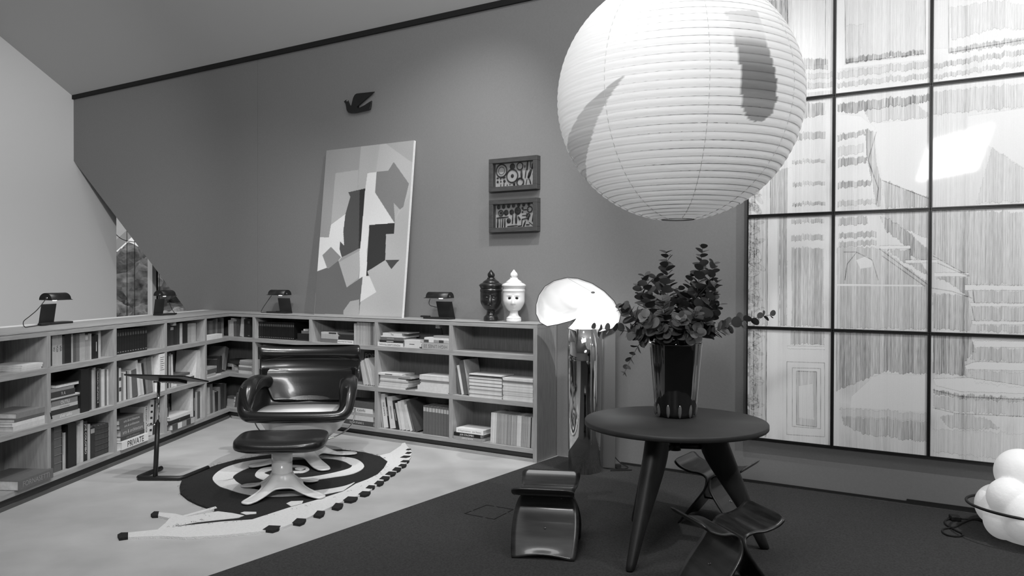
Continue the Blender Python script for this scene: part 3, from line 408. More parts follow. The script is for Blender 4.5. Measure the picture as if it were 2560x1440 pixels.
('s','R',3,4,0.2,[[2.743,0.032,0.267,0,0.13,0.03,{'lab':0.42}],[2.777,0.031,0.266,0,0.13,0.03,{'lab':0.42}],[2.81,0.037,0.265,0,0.13,0.03,{'lab':0.42}],[2.849,0.035,0.265,0,0.13,0.03,{'lab':0.42}],[2.886,0.031,0.265,0,0.13,0.03,{'lab':0.42}],[2.919,0.03,0.264,0,0.13,0.03,{'lab':0.42}],[2.951,0.031,0.263,0,0.13,0.03,{'lab':0.42}],[2.984,0.03,0.262,0,0.13,0.03,{'lab':0.42}],[3.016,0.026,0.261,0,0.13,0.03,{'lab':0.42}]]),
('f','R',3,5,0.2,'',[[3.117,0.315,0.0288,0.3,0.0,{'text':'OFFICE BOOK','tt':0.8,'sz':0.5}],[3.123,0.292,0.0329,0.012,0.0,{'text':'JOE COLOMBO','tt':0.85,'sz':0.5}],[3.149,0.296,0.0408,0.82,0.0,{'text':'A Visual Inventory   John Pawson','tt':0.2,'sz':0.4}]]),
('s','R',3,5,0.2,[[3.502,0.018,0.27,2.1,0.62,0.03],[3.521,0.024,0.27,2.1,0.66,0.03],[3.546,0.018,0.27,2.0,0.6,0.03],[3.565,0.024,0.27,2.0,0.33,0.03],[3.59,0.012,0.27,2.0,0.34,0.03],[3.603,0.016,0.269,2.0,0.33,0.03],[3.619,0.019,0.269,2.0,0.38,0.03],[3.64,0.008,0.268,2.0,0.4,0.03],[3.649,0.024,0.267,2.0,0.38,0.03],[3.674,0.007,0.268,2.0,0.3,0.03],[3.682,0.03,0.266,2.0,0.33,0.03],[3.713,0.006,0.267,2.0,0.3,0.03],[3.719,0.018,0.266,2.0,0.42,0.03],[3.738,0.035,0.266,2.0,0.36,0.03],[3.775,0.019,0.267,2.0,0.62,0.03],[3.794,0.026,0.267,2.0,0.64,0.03],[3.821,0.01,0.267,2.0,0.34,0.03],[3.832,0.013,0.267,2.0,0.36,0.03],[3.846,0.017,0.266,2.0,0.35,0.03],[3.864,0.018,0.266,2.0,0.36,0.03],[3.884,0.029,0.265,2.0,0.4,0.03],[3.914,0.01,0.266,2.0,0.02,0.03],[3.924,0.018,0.265,2.0,0.36,0.03]])]
# ------------------------------------------------------------------ the room
MR = Matrix.Translation(CO) @ Matrix.Rotation(THB, 4, 'Z'); ML = Matrix.Translation(CO) @ Matrix.Rotation(ANG_L, 4, 'Z')
M_wall = mat('grey_wall_paint', .2, .85, noise=.03, nscale=60, bump=.05, bscale=180)
M_white = mat('white_wall_paint', .72, .85, bump=.03, bscale=150)
M_ceil = mat('ceiling_paint', .52, .9, bump=.03, bscale=150)
M_floor = mat('pale_screed', .43, .55, noise=.12, nscale=2.6, nvec=(1, 1, 1), bump=.02, bscale=30, detail=9)
M_black = mat('black_void', .006, .9)
M_gap = mat('seam_dark', .03, .9)
def carpet_mat():
    m = mat('dark_carpet', .034, .95, noise=.45, nscale=90, bump=.6, bscale=260, detail=6); return m
M_carpet = carpet_mat()
def sbox(name, M, *a, m=None): b = MB(); b.box(*a, M=M); return struct(b.build(name, m))
b = MB(); b.box(-16, 16, -9, 18, -.1, 0); struct(b.build('floor', M_floor))
b = MB(); b.prism([(.410, 7.066), (.11, 6.639), (-1.566, 4.201), (-5.0, -.79), (2.0, -5.0), (8.2, 2.05)], 0, .008)
tag(b.build('dark_carpet', M_carpet), 'dark charcoal carpet under the round table, edge cut diagonally across the floor', 'carpet')
hat = MB(); H4 = [(-.169, 5.51), (.013, 5.406), (-.111, 5.182), (-.308, 5.306)]
for i in range(4):
    a, c = Vector(H4[i] + (.0085,)), Vector(H4[(i + 1) % 4] + (.0085,)); d = (c - a)
    hat.tube([a, a + d * .28], .004, 4); hat.tube([a + d * .38, c], .004, 4)
tag(hat.build('floor_hatch_rim', M_black), 'dark rim of a square floor box let into the carpet by the front stool', 'floor box')
w0 = DW
def wallprism(name, poly, y0, y1, m):
    b = MB(); b.prism(poly, y0, y1, M=MR, axis=1); return struct(b.build(name, m))
wb = wallprism('wall_back', [(-3.79, 3.203), (.052, .118), (.052, 4.12), (-3.79, 4.12)], w0, w0 + .1, M_wall)
b = MB(); b.prism([(.058, 0), (11, 0), (11, 4.12), (.058, 4.12)], w0, w0 + .1, M=MR, axis=1); b.build('wall_panel', M_wall, wb)
b = MB(); b.box(.03, .08, w0 + .012, w0 + .09, .2, 4.1, M=MR); b.build('panel_joint', M_gap, wb)
# gable wall at the far end, turned 90 degrees to the long wall
MG = MR @ Matrix.Translation((-3.79, 0, 0)) @ Matrix.Rotation(math.pi / 2, 4, 'Z')    # local x -> w, local y -> -u
def gprism(name, poly, m):
    b = MB(); b.prism(poly, 0, .12, M=MG, axis=1); return struct(b.build(name, m))
TANC = .63
def zc(w): return 4.10 + TANC * (DW - w)
wl = gprism('wall_left', [(-6, 0), (.97, 0), (.97, 4.12), (.345, 4.12), (-6, zc(-6))], M_white)
b = MB(); b.prism([(.972, 0), (2.7, 0), (2.7, .5), (.972, .5)], 0, .12, M=MG, axis=1); b.build('sill_panel', M_white, wl)
b = MB(); b.prism([(2.7, 0), (4, 0), (4, 4.12), (2.7, 4.12)], 0, .12, M=MG, axis=1); b.build('wall_panel', M_white, wl)
b = MB(); b.prism([(.972, 3.6), (2.7, 3.6), (2.7, 4.12), (.972, 4.12)], 0, .12, M=MG, axis=1); b.build('lintel_panel', M_white, wl)
gprism('wall_left', [(-6, 0), (-12.5, 0), (-12.5, 4.1), (-6, zc(-6))], M_white)
sbox('wall_sky_block', MR, -3.9, 2.2, 3.2, 3.3, 0, 4.12, m=M_wall)  # unseen walls and lid added to keep sky light from leaking in
sbox('wall_sky_block', MR, 2.1, 2.2, w0 + .1, 3.2, 0, 4.12, m=M_wall)
sbox('ceiling_sky_block', MR, -3.9, 2.2, w0 + .1, 3.3, 4.12, 4.2, m=M_ceil)
MW = MR @ Matrix.Rotation(math.pi / 2, 4, 'Z')                                        # local x -> w, local y -> -u
b = MB(); b.prism([(DW + .1, zc(DW + .1)), (-6, zc(-6)), (-6, zc(-6) + .1), (DW + .1, zc(DW + .1) + .1)], -11.1, 3.9, M=MW, axis=1); struct(b.build('ceiling', M_ceil))
b = MB(); b.prism([(-6, zc(-6)), (-12.5, 4.1), (-12.5, 4.2), (-6, zc(-6) + .1)], -11.1, 3.9, M=MW, axis=1); struct(b.build('ceiling', M_ceil))
sbox('wall_rear', MR, -3.9, 11, -12.6, -12.5, 0, 4.2, m=M_white)
b = MB(); b.prism([(DW, 0), (-12.5, 0), (-12.5, 4.1), (-6, zc(-6)), (DW, 4.1)], -11.1, -11., M=MW, axis=1); struct(b.build('wall_right', M_white))
sbox('gap_shade_1', MR, -3.78, 11, w0 - .03, w0, 4.062, 4.115, m=M_black)  # black strip stands in for the shade of the ceiling gap
t2 = sbox('base_gap_shade', MR, 4.62, 6.80, w0 - .012, w0, .0082, .022, m=M_black)  # shade of the recess at the wall foot, put in as black strips
b = MB(); b.box(6.80, 11, w0 - .012, w0, .0082, .036, M=MR); b.build('shadow_gap', M_black, t2)
# window in the gable
win = thing('window_1', '', ''); del win['label']; del win['category']; win['kind'] = 'structure'
def gb(name, x0, x1, y0, y1, z0, z1, m, k=None):
    b = MB(); b.box(x0, x1, y0, y1, z0, z1, M=MG); return b.build(name, m, win)
M_frame = mat('window_white', .8, .5)
def glass_mat():
    m = bpy.data.materials.new('window_glass'); m.use_nodes = True; nt = m.node_tree; nt.nodes.remove(nt.nodes['Principled BSDF'])
    t = nt.nodes.new('ShaderNodeBsdfTransparent'); g = nt.nodes.new('ShaderNodeBsdfGlossy'); g.inputs['Roughness'].default_value = .02
    mx = nt.nodes.new('ShaderNodeMixShader'); mx.inputs[0].default_value = .07; t.inputs[0].default_value = (.9, .9, .9, 1)
    nt.links.new(t.outputs[0], mx.inputs[1]); nt.links.new(g.outputs[0], mx.inputs[2]); nt.links.new(mx.outputs[0], nt.nodes['Material Output'].inputs[0]); return m
M_glass = glass_mat()
gb('mullion', 1.545, 1.612, .0, .12, .5, 3.6, M_frame); gb('mullion_gasket', 1.612, 1.640, .0, .1, .5, 3.6, M_black)
gb('pane', .972, 1.545, .05, .056, .5, 3.6, M_glass); gb('pane', 1.64, 2.7, .05, .056, .5, 3.6, M_glass)
for xx in (1.233, 1.356, 1.769):
    b = MB(); b.tube([MG @ Vector((xx, .16, .45)), MG @ Vector((xx, .16, 3.7))], .0045, 6); b.build('guide_wire', M_black, win)
b = MB(); b.tube([MG @ p for p in spline([(.93, .2, 2.52), (1.0, .2, 2.33), (1.1, .2, 2.2), (1.23, .2, 2.13), (1.45, .2, 2.11)], 6)], .005, 6); b.build('guide_wire', M_black, win)
# outdoors: lawn, hillside trees, neighbouring roof
M_lawn = mat('lawn', .3, .9, noise=.5, nscale=.08, detail=8)
def leafmat(n, c): return mat(n, c, .8, noise=.6, nscale=1.2, detail=8, bump=.8, bscale=2)
M_t = [leafmat('tree_crown_dark', .10), leafmat('tree_crown_mid', .18), leafmat('tree_crown_pale', .28)]; M_bark = mat('bark', .1, .9)
b = MB(); b.box(-160, 20, 18, 240, -4.2, -4.0); b.build('ground_outside', M_lawn)['kind'] = 'structure'
b = MB(); b.grid(lambda u, v: Vector((-110 + 110 * u, 95 + 70 * v, -4 + 11 * v ** .7)), 12, 12); o = b.build('ground_hillside', leafmat('hillside', .2)); o['kind'] = 'structure'
specs = [(-46, 95, 7.5, 0), (-40, 88, 6.8, 1), (-34, 92, 7.2, 0), (-50, 104, 9, 1), (-43, 106, 9.5, 0), (-36, 104, 9.0, 2), (-30, 84, 4.6, 1), (-38, 76, 3.4, 2), (-33, 72, 3.0, 1), (-29.5, 70, 2.8, 2), (-27.6, 64, 2.4, 1)]
tn = ['tall dark tree on the slope outside the window', 'rounded mid grey tree on the slope beyond the glass', 'pale bushy tree standing outside on the lawn']
for i, (tx, ty, th, k) in enumerate(specs):
    t = thing('tree', '%s, %s from the eaves side' % (tn[k], ['eleventh', 'tenth', 'ninth', 'eighth', 'seventh', 'sixth', 'fifth', 'fourth', 'third', 'second', 'first'][i]), 'tree', (tx, ty, -4), 0, 'trees outside the window')
    bm = bmesh.new(); bmesh.ops.create_icosphere(bm, subdivisions=4, radius=1)
    for v in bm.verts:
        c = v.co.copy(); q = 1 + .22 * math.sin(5 * c.x + i) * math.cos(4.3 * c.z + 2 * i) + .12 * math.sin(11 * c.y + 3 * i) * math.sin(9 * c.x) + rnd.uniform(-.07, .07)
        v.co = Vector((c.x * q * th * .42, c.y * q * th * .42, th * .62 + c.z * q * th * .42))
    me = bpy.data.meshes.new('crown'); bm.to_mesh(me); bm.free(); me.materials.append(M_t[k]); o = bpy.data.objects.new('crown', me); COL.objects.link(o); o.parent = t
    b = MB(); b.tube([(0, 0, 0), (.05, 0, th * .5)], [.22, .12], 8); b.build('trunk', M_bark, t)
hs = thing('neighbouring_house', 'white eaves of a neighbouring house seen through the top of the window', 'house', (-11, 17, -4))
b = MB(); b.box(-3, -.3, 0, 5, 0, 7.5); b.build('wall', M_frame, hs)
b = MB(); b.prism([(-.3, 3.7), (3.9, 7.5), (3.9, 8.6), (-.3, 8.6)], 0, .5, axis=1); b.build('eaves', mat('eaves_white', .7, .7), hs)
b = MB(); b.tube([(1.8, -.02, 6.18), (3.8, -.02, 8.0)], .03, 5); b.build('eaves_joint', M_black, hs)

# ------------------------------------------------------------------ bookcases
M_wood = mat('oak_veneer', .33, .55, noise=.16, nscale=5, nvec=(1.2, 14, 14), bump=.04, bscale=50, detail=6)
M_woodv = mat('oak_veneer_upright', .33, .55, noise=.16, nscale=5, nvec=(14, 14, 1.2), bump=.04, bscale=50, detail=6)
M_woodd = mat('oak_veneer_shade', .2, .6, noise=.2, nscale=5, nvec=(14, 14, 1.2))  # same oak made darker: shade inside the bays put into the colour
M_toe = mat('toe_kick', .09, .7)
D_ = .335
DIVR = [.403, 1.278, 2.181, 3.085]; DIVL = [-.593, -1.438, -2.294, -3.16, -4.02]
def bookcase(left):
    x_in = .574
    if left:
        root = thing('bookcase', 'long low oak bookcase running along the ledge under the window towards the corner', 'bookcase', CO, ANG_L)
        P = [(-4.7, 0), (0, 0), (x_in, D_), (-4.7, D_)]; divs = DIVL
    else:
        root = thing('bookcase', 'low oak bookcase standing against the long grey wall below the painting', 'bookcase', CO, THB)
        P = [(0, 0), (4.0, 0), (4.0, D_), (-x_in, D_)]; divs = DIVR
    def shr(p, e): return [(x, max(y, e)) for x, y in p]
    Pt = P if not left else [(-4.7, 0), (0, 0), (x_in * .5 / D_, .5), (-4.7, .5)]
    def board(name, z0, z1, pp=P, m=M_wood, bev=.0015):
        b = MB(); b.prism(pp, z0, z1); return b.build(name, m, root, bevel=bev, seg=1)
    board('top_sheet', 1.1715, 1.180, Pt); board('top_core', 1.168, 1.1715, [(x, y + (.004 if y < .1 else 0)) for x, y in Pt], M_toe)
    board('fascia', 1.137, 1.168)
    Pi = P if left else [(0, 0), (3.96, 0), (3.96, D_), (-x_in, D_)]
    board('shelf', .866, .909, Pi); board('shelf', .466, .508, Pi); board('bottom_board', .073, .111, Pi)
    for (z0, z1) in ((.111, .466), (.508, .866), (.909, 1.137)):
        for x in divs:
            b = MB(); b.box(x - .02, x + .02, 0, .328, z0, z1); b.build('divider', M_woodv, root, bevel=.001, seg=1)
    if left:
        b = MB(); b.box(-4.7, x_in - .01, .328, .335, .11, 1.137); b.build('back_panel', M_woodd, root)
        b = MB(); b.prism([(-4.7, 0), (0, 0), (.03, .015), (-4.7, .015)], 0, .026); b.build('plinth', M_toe, root)
        b = MB(); b.prism([(-4.7, .04), (.07, .04), (.09, .06), (-4.7, .06)], 0, .073); b.build('toe_board', M_toe, root)
    else:
        b = MB(); b.box(-x_in + .01, 3.96, .328, .335, .11, 1.137); b.build('back_panel', M_woodd, root)
        b = MB(); b.box(3.96, 4.0, 0, D_, 0, 1.137); b.build('side_panel', M_woodv, root, bevel=.001, seg=1)
        b = MB(); b.prism([(.04, 0), (3.96, 0), (3.96, .015), (0, .015)], 0, .027); b.build('plinth', M_wood, root)
        b = MB(); b.prism([(.0, .04), (3.96, .04), (3.96, .06), (-.1, .06)], 0, .073); b.build('toe_board', M_toe, root)
    return root
bookcase(True); bookcase(False)
b = MB(); b.prism([(-4.7, .34), (.5, .34), (.98, .66), (-4.7, .66)], 0, 1.165, M=ML)
par = struct(b.build('wall_parapet', M_white)); b = MB(); b.prism([(-4.7, .503), (.80, .503), (.98, .66), (-4.7, .66)], 1.165, 1.178, M=ML); b.build('ledge_cap', mat('ledge_white', .8, .5), par)
# ------------------------------------------------------------------ books
ROWZ = {1: .909, 2: .508, 3: .111}
ORD = ['first', 'second', 'third', 'fourth', 'fifth', 'sixth', 'seventh', 'eighth', 'ninth', 'tenth', 'eleventh', 'twelfth', 'thirteenth', 'fourteenth', 'fifteenth', 'sixteenth', 'seventeenth', 'eighteenth', 'nineteenth', 'twentieth']
def nth(i): return ORD[i] if i < 20 else (['twenty', 'thirty', 'forty'][(i + 1) // 10 - 2] + '-' + ORD[(i + 1) % 10 - 1] if (i + 1) % 10 else ['twentieth', 'thirtieth', 'fortieth'][(i + 1) // 10 - 2])
BAYW = {'L': ['', 'nearest', 'second', 'third', 'fourth', 'corner'], 'R': ['', 'corner', 'second', 'third', 'fourth', 'end']}
ROWW = ['', 'top', 'middle', 'bottom']; RUNW = {'L': 'left', 'R': 'right'}
STK = {'': 'the stack', 'l': 'left stack', 'm': 'middle stack', 'r': 'right stack', 'back': 'rear stack', 'up': 'upper stack'}
def tonew(c): return 'black' if c < .05 else 'dark' if c < .11 else 'charcoal' if c < .2 else 'grey' if c < .36 else 'pale grey' if c < .56 else 'white'
M_page = [mat('page_edges_%d' % i, c, .85, noise=.12, nscale=30, nvec=(1, 1, 1)) for i, c in enumerate((.55, .45, .62))]
LIE = Matrix(((0, 0, 1, 0), (0, 1, 0, 0), (-1, 0, 0, 0), (0, 0, 0, 1)))
def make_book(t, h, d, c, M, ex, lying):
    """cover (the thing's own mesh), page block and print as children; standing: thickness x, depth y, height z."""
    b = MB(); bo = min(.003, t * .16); L = Matrix.Translation((0, 0, t)) @ LIE if lying else Matrix()
    if ex.get('fore'): L = L @ Matrix.Translation((0, d, 0)) @ Matrix.Scale(-1, 4, (0, 1, 0))
    cov = tone(c, 'gloss' if (c < .05 or ex.get('text') and c > .3) else 'paper')
    b.prism([(0, 0), (t, 0), (t, d), (t - bo, d), (t - bo, bo), (bo, bo), (bo, d), (0, d)], 0, h, M=L)
    o = b.build('book' if t > .0135 else 'magazine', cov); o.matrix_world = M
    p = MB(); e = .003 if t > .0135 else .001; p.box(bo, t - bo, bo, d - e, e, h - e, M=L); p.build('page_block', M_page[int(t * 1e4) % 3], o)
    def strip(nm, a0, a1, z0, z1, cc, y=-.0012, side=False):
        q = MB(); q.box(t * a0, t * a1, y, .0004, z0, z1, M=L); q.build(nm, tone(cc), o)
    if 'lab' in ex: strip('spine_label', .06, .94, h * .8, h * .94, ex['lab'])
    if 'gold' in ex: strip('spine_label', .2, .8, h * .74, h * .87, .10); strip('gilt_rule', .25, .75, h * .075, h * .1, .3)
    if 'bands' in ex:
        for q in (.18, .36, .54, .72, .88): strip('raised_band', 0, 1, h * q, h * q + .005, c * 1.4, -.003)
    if 'dbands' in ex: strip('dark_band', 0, 1, h * .62, h * .72, .05); strip('dark_band', 0, 1, h * .3, h * .42, .06)
    if 'mark' in ex:
        if lying: strip('spine_print', .35, .65, h * .3, h * .6, ex['mark'])
        else: strip('spine_print', .42, .58, h * .3, h * .7, ex['mark'])
    if 'two' in ex: strip('paper_wrapper', 0, 1, 0, h * .56, ex['two'])
    if 'blk' in ex: strip('spine_print', .1, .8, h * .5, h * .98, .03)
    if 'blocks' in ex:
        for k, cc in enumerate((.08, .7, .3, .06, .45)): strip('spine_block', .0, 1, h * (.02 + .196 * k), h * (.2 + .196 * k), cc, -.0016)
    if 'dots' in ex:
        for k in range(5): strip('spine_print', .2, .75, h * (.12 + .17 * k), h * (.18 + .17 * k), .03)
    if 'lines' in ex:
        for k in range(7): strip('spine_print', .12, .85 - .1 * (k % 3), h * (.9 - .055 * k), h * (.905 - .055 * k) + .002, .1)
    if 'ribbon' in ex:
        q = MB(); q.tube([L @ Vector(v) for v in spline([(t * .5, .02, h), (t * .7, -.005, h + .012), (t * 1.6, -.02, h + .02), (t * 2.6, -.02, h + .035)], 5)], .005, 5); q.build('ribbon_marker', tone(.01), o)
    if 'text' in ex:
        me, tw, thh = text_mesh(ex['text'], tone(ex['tt'])); s = min(ex['sz'] * t / .72, .86 * h / tw)
        to = bpy.data.objects.new('lettering', me); COL.objects.link(to); to.parent = o
        if lying: R = Matrix(((1, 0, 0, 0), (0, 0, -1, 0), (0, 1, 0, 0), (0, 0, 0, 1))); pos = Vector((h * .5, -.0015, t * .48))
        else: R = Matrix(((0, 1, 0, 0), (0, 0, -1, 0), (-1, 0, 0, 0), (0, 0, 0, 1))); pos = Vector((t * .5, -.0015, h * .55))
        if ex.get('flip'): R = R @ Matrix.Rotation(math.pi, 4, 'Z')
        to.matrix_local = Matrix.Translation(pos) @ R @ Matrix.Scale(s, 4)
    return o
def face_book(wd, h, d, c, M, ex):
    b = MB(); b.prism([(0, 0), (wd, 0), (wd, .003), (.003, .003), (.003, d - .003), (wd, d - .003), (wd, d), (0, d)], 0, h)
    o = b.build('book', tone(c, 'gloss')); o.matrix_world = M
    p = MB(); p.box(.003, wd - .003, .003, d - .003, .003, h - .003); p.build('page_block', M_page[0], o)
    if ex['face'] == 1: q = MB(); q.lathe([(.05, 0), (.05, .001)], 24); k = q.build('cover_print', tone(.05), o); k.location = (wd * .52, -.0005, h * .35); k.rotation_euler = (math.pi / 2, 0, 0)
    if ex['face'] == 2:
        for i in range(10):
            for j in range(4):
                q = MB(); q.box(wd * (.03 + .095 * i), wd * (.03 + .095 * i + .06), -.001, .0004, h * (.06 + .24 * j + .04 * (i % 2)), h * (.06 + .24 * j + .04 * (i % 2) + .13)); q.build('cover_print', tone((.03, .3, .02, .22)[(i * 3 + j) % 4]), o)
    if 'text' in ex:
        me, tw, thh = text_mesh(ex['text'], tone(ex['tt'])); s = .8 * wd / tw
        to = bpy.data.objects.new('lettering', me); COL.objects.link(to); to.parent = o
        to.matrix_local = Matrix.Translation((wd * .5, -.001, h * .85)) @ Matrix(((1, 0, 0, 0), (0, 0, -1, 0), (0, 1, 0, 0), (0, 0, 0, 1))) @ Matrix.Scale(s, 4)
    return o
cnt = {}
for rec in BAYS:
    kind, run, row, bay, d = rec[:5]; FM = MR if run == 'R' else ML; zb = ROWZ[row]
    where = '%s row, %s bay, %s bookcase' % (ROWW[row], BAYW[run][bay], RUNW[run]); grp = 'books in the %s bookcase' % RUNW[run]
    zz = zb
    for i, it in enumerate(rec[-1]):
        if kind == 's':
            x0, t, h, lean, c, w = it[:6]; ex = it[6] if len(it) > 6 else {}
            h = h - .002
            if 'face' in ex:
                th = d; o = face_book(t, h, th, c, FM @ Matrix.Translation((x0, w, zb + .0006)) @ Matrix.Rotation(-.06, 4, 'X'), ex)
                k = cnt.get((run, row, bay, 'f'), 0); cnt[(run, row, bay, 'f')] = k + 1
                lab = '%s book propped face out at the back, %s' % (tonew(c), where)
            else:
                a = math.radians(lean); piv = x0 + (t if a > 0 else 0)
                Mx = FM @ Matrix.Translation((piv, w, zb + .0006)) @ Matrix.Rotation(a, 4, 'Y') @ Matrix.Translation((-t if a > 0 else 0, 0, 0))
                dd = min(d + rnd.uniform(-.02, .015), .322 - w); o = make_book(max(t - .0008, .004), h, dd, c, Mx, ex, False)
                k = cnt.get((run, row, bay, 's'), 0); cnt[(run, row, bay, 's')] = k + 1
                size = 'thin ' if t < .014 else 'slim ' if t < .03 else 'thick ' if t > .06 else ''
                post = 'leaning' if abs(lean) > 5 else 'upright'
                lab = '%s%s book, %s %s from left, %s' % (size, tonew(c), nth(k), post, where)
        else:
            x0, L_, t, c, w = it[:5]; ex = it[5] if len(it) > 5 else {}
            if rec[5] == 'up' and i == 0 and (run, row, bay, 'z') in cnt: zz = cnt[(run, row, bay, 'z')]
            Mx = FM @ Matrix.Translation((x0, w, zz + .0006))
            dd = min(d + rnd.uniform(-.02, .02), .322 - w); o = make_book(t, L_, dd, c, Mx, ex, True); zz += t + .0004
            size = 'thin ' if t < .0135 else 'slim ' if t < .025 else 'thick ' if t > .045 else ''
            lab = '%s%s %s, %s from bottom in %s, %s' % (size, tonew(c), 'book' if t > .0135 else 'magazine', nth(i), STK[rec[5]], where)
            cnt[(run, row, bay, 'z')] = zz
        tag(o, lab, 'book' if o.name.startswith('book') else 'magazine', grp)
# ------------------------------------------------------------------ things on the wall
M_ply = mat('black_lacquer', .008, .35)
b = MB(); b.prism(DOVE, DW - .035, DW - .02, M=MR, axis=1)
dv = tag(b.build('bird_ornament', M_ply, bevel=.001, seg=1), 'flat black bird silhouette fixed high on the grey wall above the painting', 'ornament')
b = MB(); b.lathe([(.007, 0), (.006, .002)], 14); q = b.build('eye', tone(.4), dv); q.matrix_world = MR @ Matrix.Translation((1.4905, DW - .035, 3.419)) @ Matrix.Rotation(math.pi / 2, 4, 'X')
b = MB(); b.box(1.58, 1.63, DW - .0205, DW - .001, 3.33, 3.38, M=MR); b.build('wall_spacer', M_ply, dv)
# painting
TILT = math.atan2(DW - .042 - .125, 1.745)
pc = thing('canvas_painting', 'tall abstract painting of grey, white and black angular shapes leaning on the wall', 'painting')
pc.matrix_world = MR @ Matrix.Translation((1.199, .125, 1.1803)) @ Matrix.Rotation(-TILT, 4, 'X')
nx, nz = 300, 440; X, Z = np.meshgrid(np.linspace(0, 1.2, nx), np.linspace(0, 1.752, nz), indexing='ij')
V = np.full(X.shape, .42); XX = (X + 1.199)
for t_, pl in CV:
    # the measured outline is sheared a little: straighten it to the canvas
    pp = [(px - (.03 * (1 - pz / 1.755)) if px > 1.8 else px - (.022 * (1 - pz / 1.755)), pz) for px, pz in pl]
    V[in_poly(XX, Z, pp)] = t_
nsr = np.random.RandomState(3)
V = V * .82 * (1 + .03 * nsr.randn(*V.shape)); V *= 1 + .05 * np.sin(7 * X + 3 * Z) * np.sin(5 * Z - 2 * X)
pf = print_grid('painted_face', nx, nz, 1.2, 1.752, V, attr_mat('canvas_paint', .75), pc); pf.location = (0, -.0005, 0)
b = MB(); b.box(0, 1.2, 0, .03, 0, 1.752); b.build('stretched_canvas', tone(.72), pc)
# two display cases
M_case = mat('dark_case_wood', .055, .5, noise=.2, nscale=6, nvec=(3, 14, 14)); M_spec = mat('specimen_metal', .03, .6)
M_cglass = glass_mat(); M_cglass.name = 'case_glass'
def case(name, lab, u0, u1, z0, z1, items):
    t = thing(name, lab, 'display case', MR @ Vector((u0, DW, z0)), THB, 'glazed display cases on the wall'); w, h = u1 - u0, z1 - z0; e = .042; dp = .065
    for a in ((0, w, z_ := 0, e), (0, w, h - e, h), (0, e, e, h - e), (w - e, w, e, h - e)):
        b = MB(); b.box(a[0], a[1], -dp, 0, a[2], a[3]); b.build('frame_rail', M_case, t, bevel=.002, seg=1)
    b = MB(); b.box(e, w - e, -.012, 0, e, h - e); b.build('backing_board', mat('case_linen', .55, .9), t)
    b = MB(); b.box(e - .002, w - e + .002, -dp + .012, -dp + .014, e, h - e); b.build('glass_front', M_cglass, t)
    W_, H_ = w - 2 * e, h - 2 * e
    for it in items:
        b = MB(); x, z = e + it[1] * W_, e + (1 - it[2]) * H_
        if it[0] == 'r': b.tube([(x + it[3] * math.cos(q) , -.017, z + it[3] * math.sin(q)) for q in np.linspace(0, 2 * math.pi, 21)[:-1]], it[4], 5, closed=True)
        elif it[0] == 'd': b.ball((x, -.015, z), it[3], k=10, sc=(1, .3, 1))
        elif it[0] == 'b': a = it[5]; dx, dz = math.cos(a) * it[3], math.sin(a) * it[3]; b.tube([(x - dx, -.016, z - dz), (x, -.016, z), (x + dx, -.016, z + dz)], [it[4] * .7, it[4], it[4] * .6], 6)
        elif it[0] == 'p': b.tube([(e + px * W_, -.016, e + (1 - pz) * H_) for px, pz in it[3]], it[4], 5)
        b.build('specimen', M_spec, t)
I1 = [('r', .16, .3, .058, .006), ('r', .16, .3, .034, .002), ('r', .43, .55, .06, .006), ('d', .43, .55, .017), ('d', .43, .16, .03), ('r', .62, .17, .032, .005), ('r', .63, .84, .036, .007), ('b', .8, .17, .04, .008, 1.5), ('b', .94, .17, .035, .012, 1.2), ('b', .66, .52, .045, .011, 1.6), ('b', .76, .5, .04, .005, 1.45), ('b', .86, .52, .04, .014, 1.2), ('b', .97, .5, .02, .01, .8), ('b', .74, .2, .012, .006, 1.5), ('b', .88, .14, .03, .004, 1.5),
      ('b', .06, .6, .01, .007, 0), ('b', .14, .6, .012, .008, 1.5), ('b', .22, .59, .016, .009, 0), ('d', .06, .76, .012), ('d', .14, .76, .008), ('d', .23, .75, .014), ('b', .14, .92, .014, .004, 1.5), ('b', .22, .9, .016, .005, 1.5), ('d', .3, .92, .006), ('d', .37, .91, .006), ('b', .48, .88, .02, .013, 1.5), ('b', .78, .85, .025, .004, 1.4), ('b', .87, .84, .024, .006, 1.9), ('b', .94, .85, .024, .004, 1.5)]
I2 = [('d', .08 + .125 * k, .1 - .008 * k, .021 - .0009 * k) for k in range(8)] + [('r', .14, .36, .025, .005), ('d', .14, .36, .015), ('d', .27, .35, .027), ('d', .41, .34, .025), ('d', .56, .3, .036), ('d', .68, .2, .012), ('d', .68, .36, .009), ('r', .86, .26, .025, .005), ('b', .76, .27, .03, .005, 0), ('b', .18, .55, .065, .006, .05), ('b', .06, .8, .045, .01, 1.55), ('b', .125, .8, .045, .004, 1.55), ('b', .18, .8, .045, .007, 1.5), ('b', .24, .8, .04, .009, 1.55), ('d', .335, .7, .024), ('b', .435, .63, .045, .006, 1.5), ('b', .525, .63, .042, .012, 1.55), ('b', .6, .61, .018, .009, 2.2), ('b', .43, .93, .055, .005, .05), ('p', 0, 0, [(.57, .95), (.66, .93), (.67, .66), (.82, .62)], .005), ('b', .73, .86, .03, .008, 1.2), ('b', .81, .9, .018, .005, 0), ('p', 0, 0, [(.84, .8), (.93, .92), (.99, .88)], .003), ('r', .83, .5, .014, .005), ('b', .825, .6, .022, .009, 1.4), ('p', 0, 0, [(.92, .78), (.94, .5), (.97, .48), (.98, .54)], .005), ('b', .73, .5, .025, .004, 0), ('b', .78, .5, .02, .005, 1.5)]
case('display_case', 'upper dark wooden case of pinned rings and small metal relics behind glass', 3.305, 3.822, 2.362, 2.662, I1)
case('display_case', 'lower dark wooden case with a row of round discs over tools, behind glass', 3.308, 3.824, 1.988, 2.286, I2)
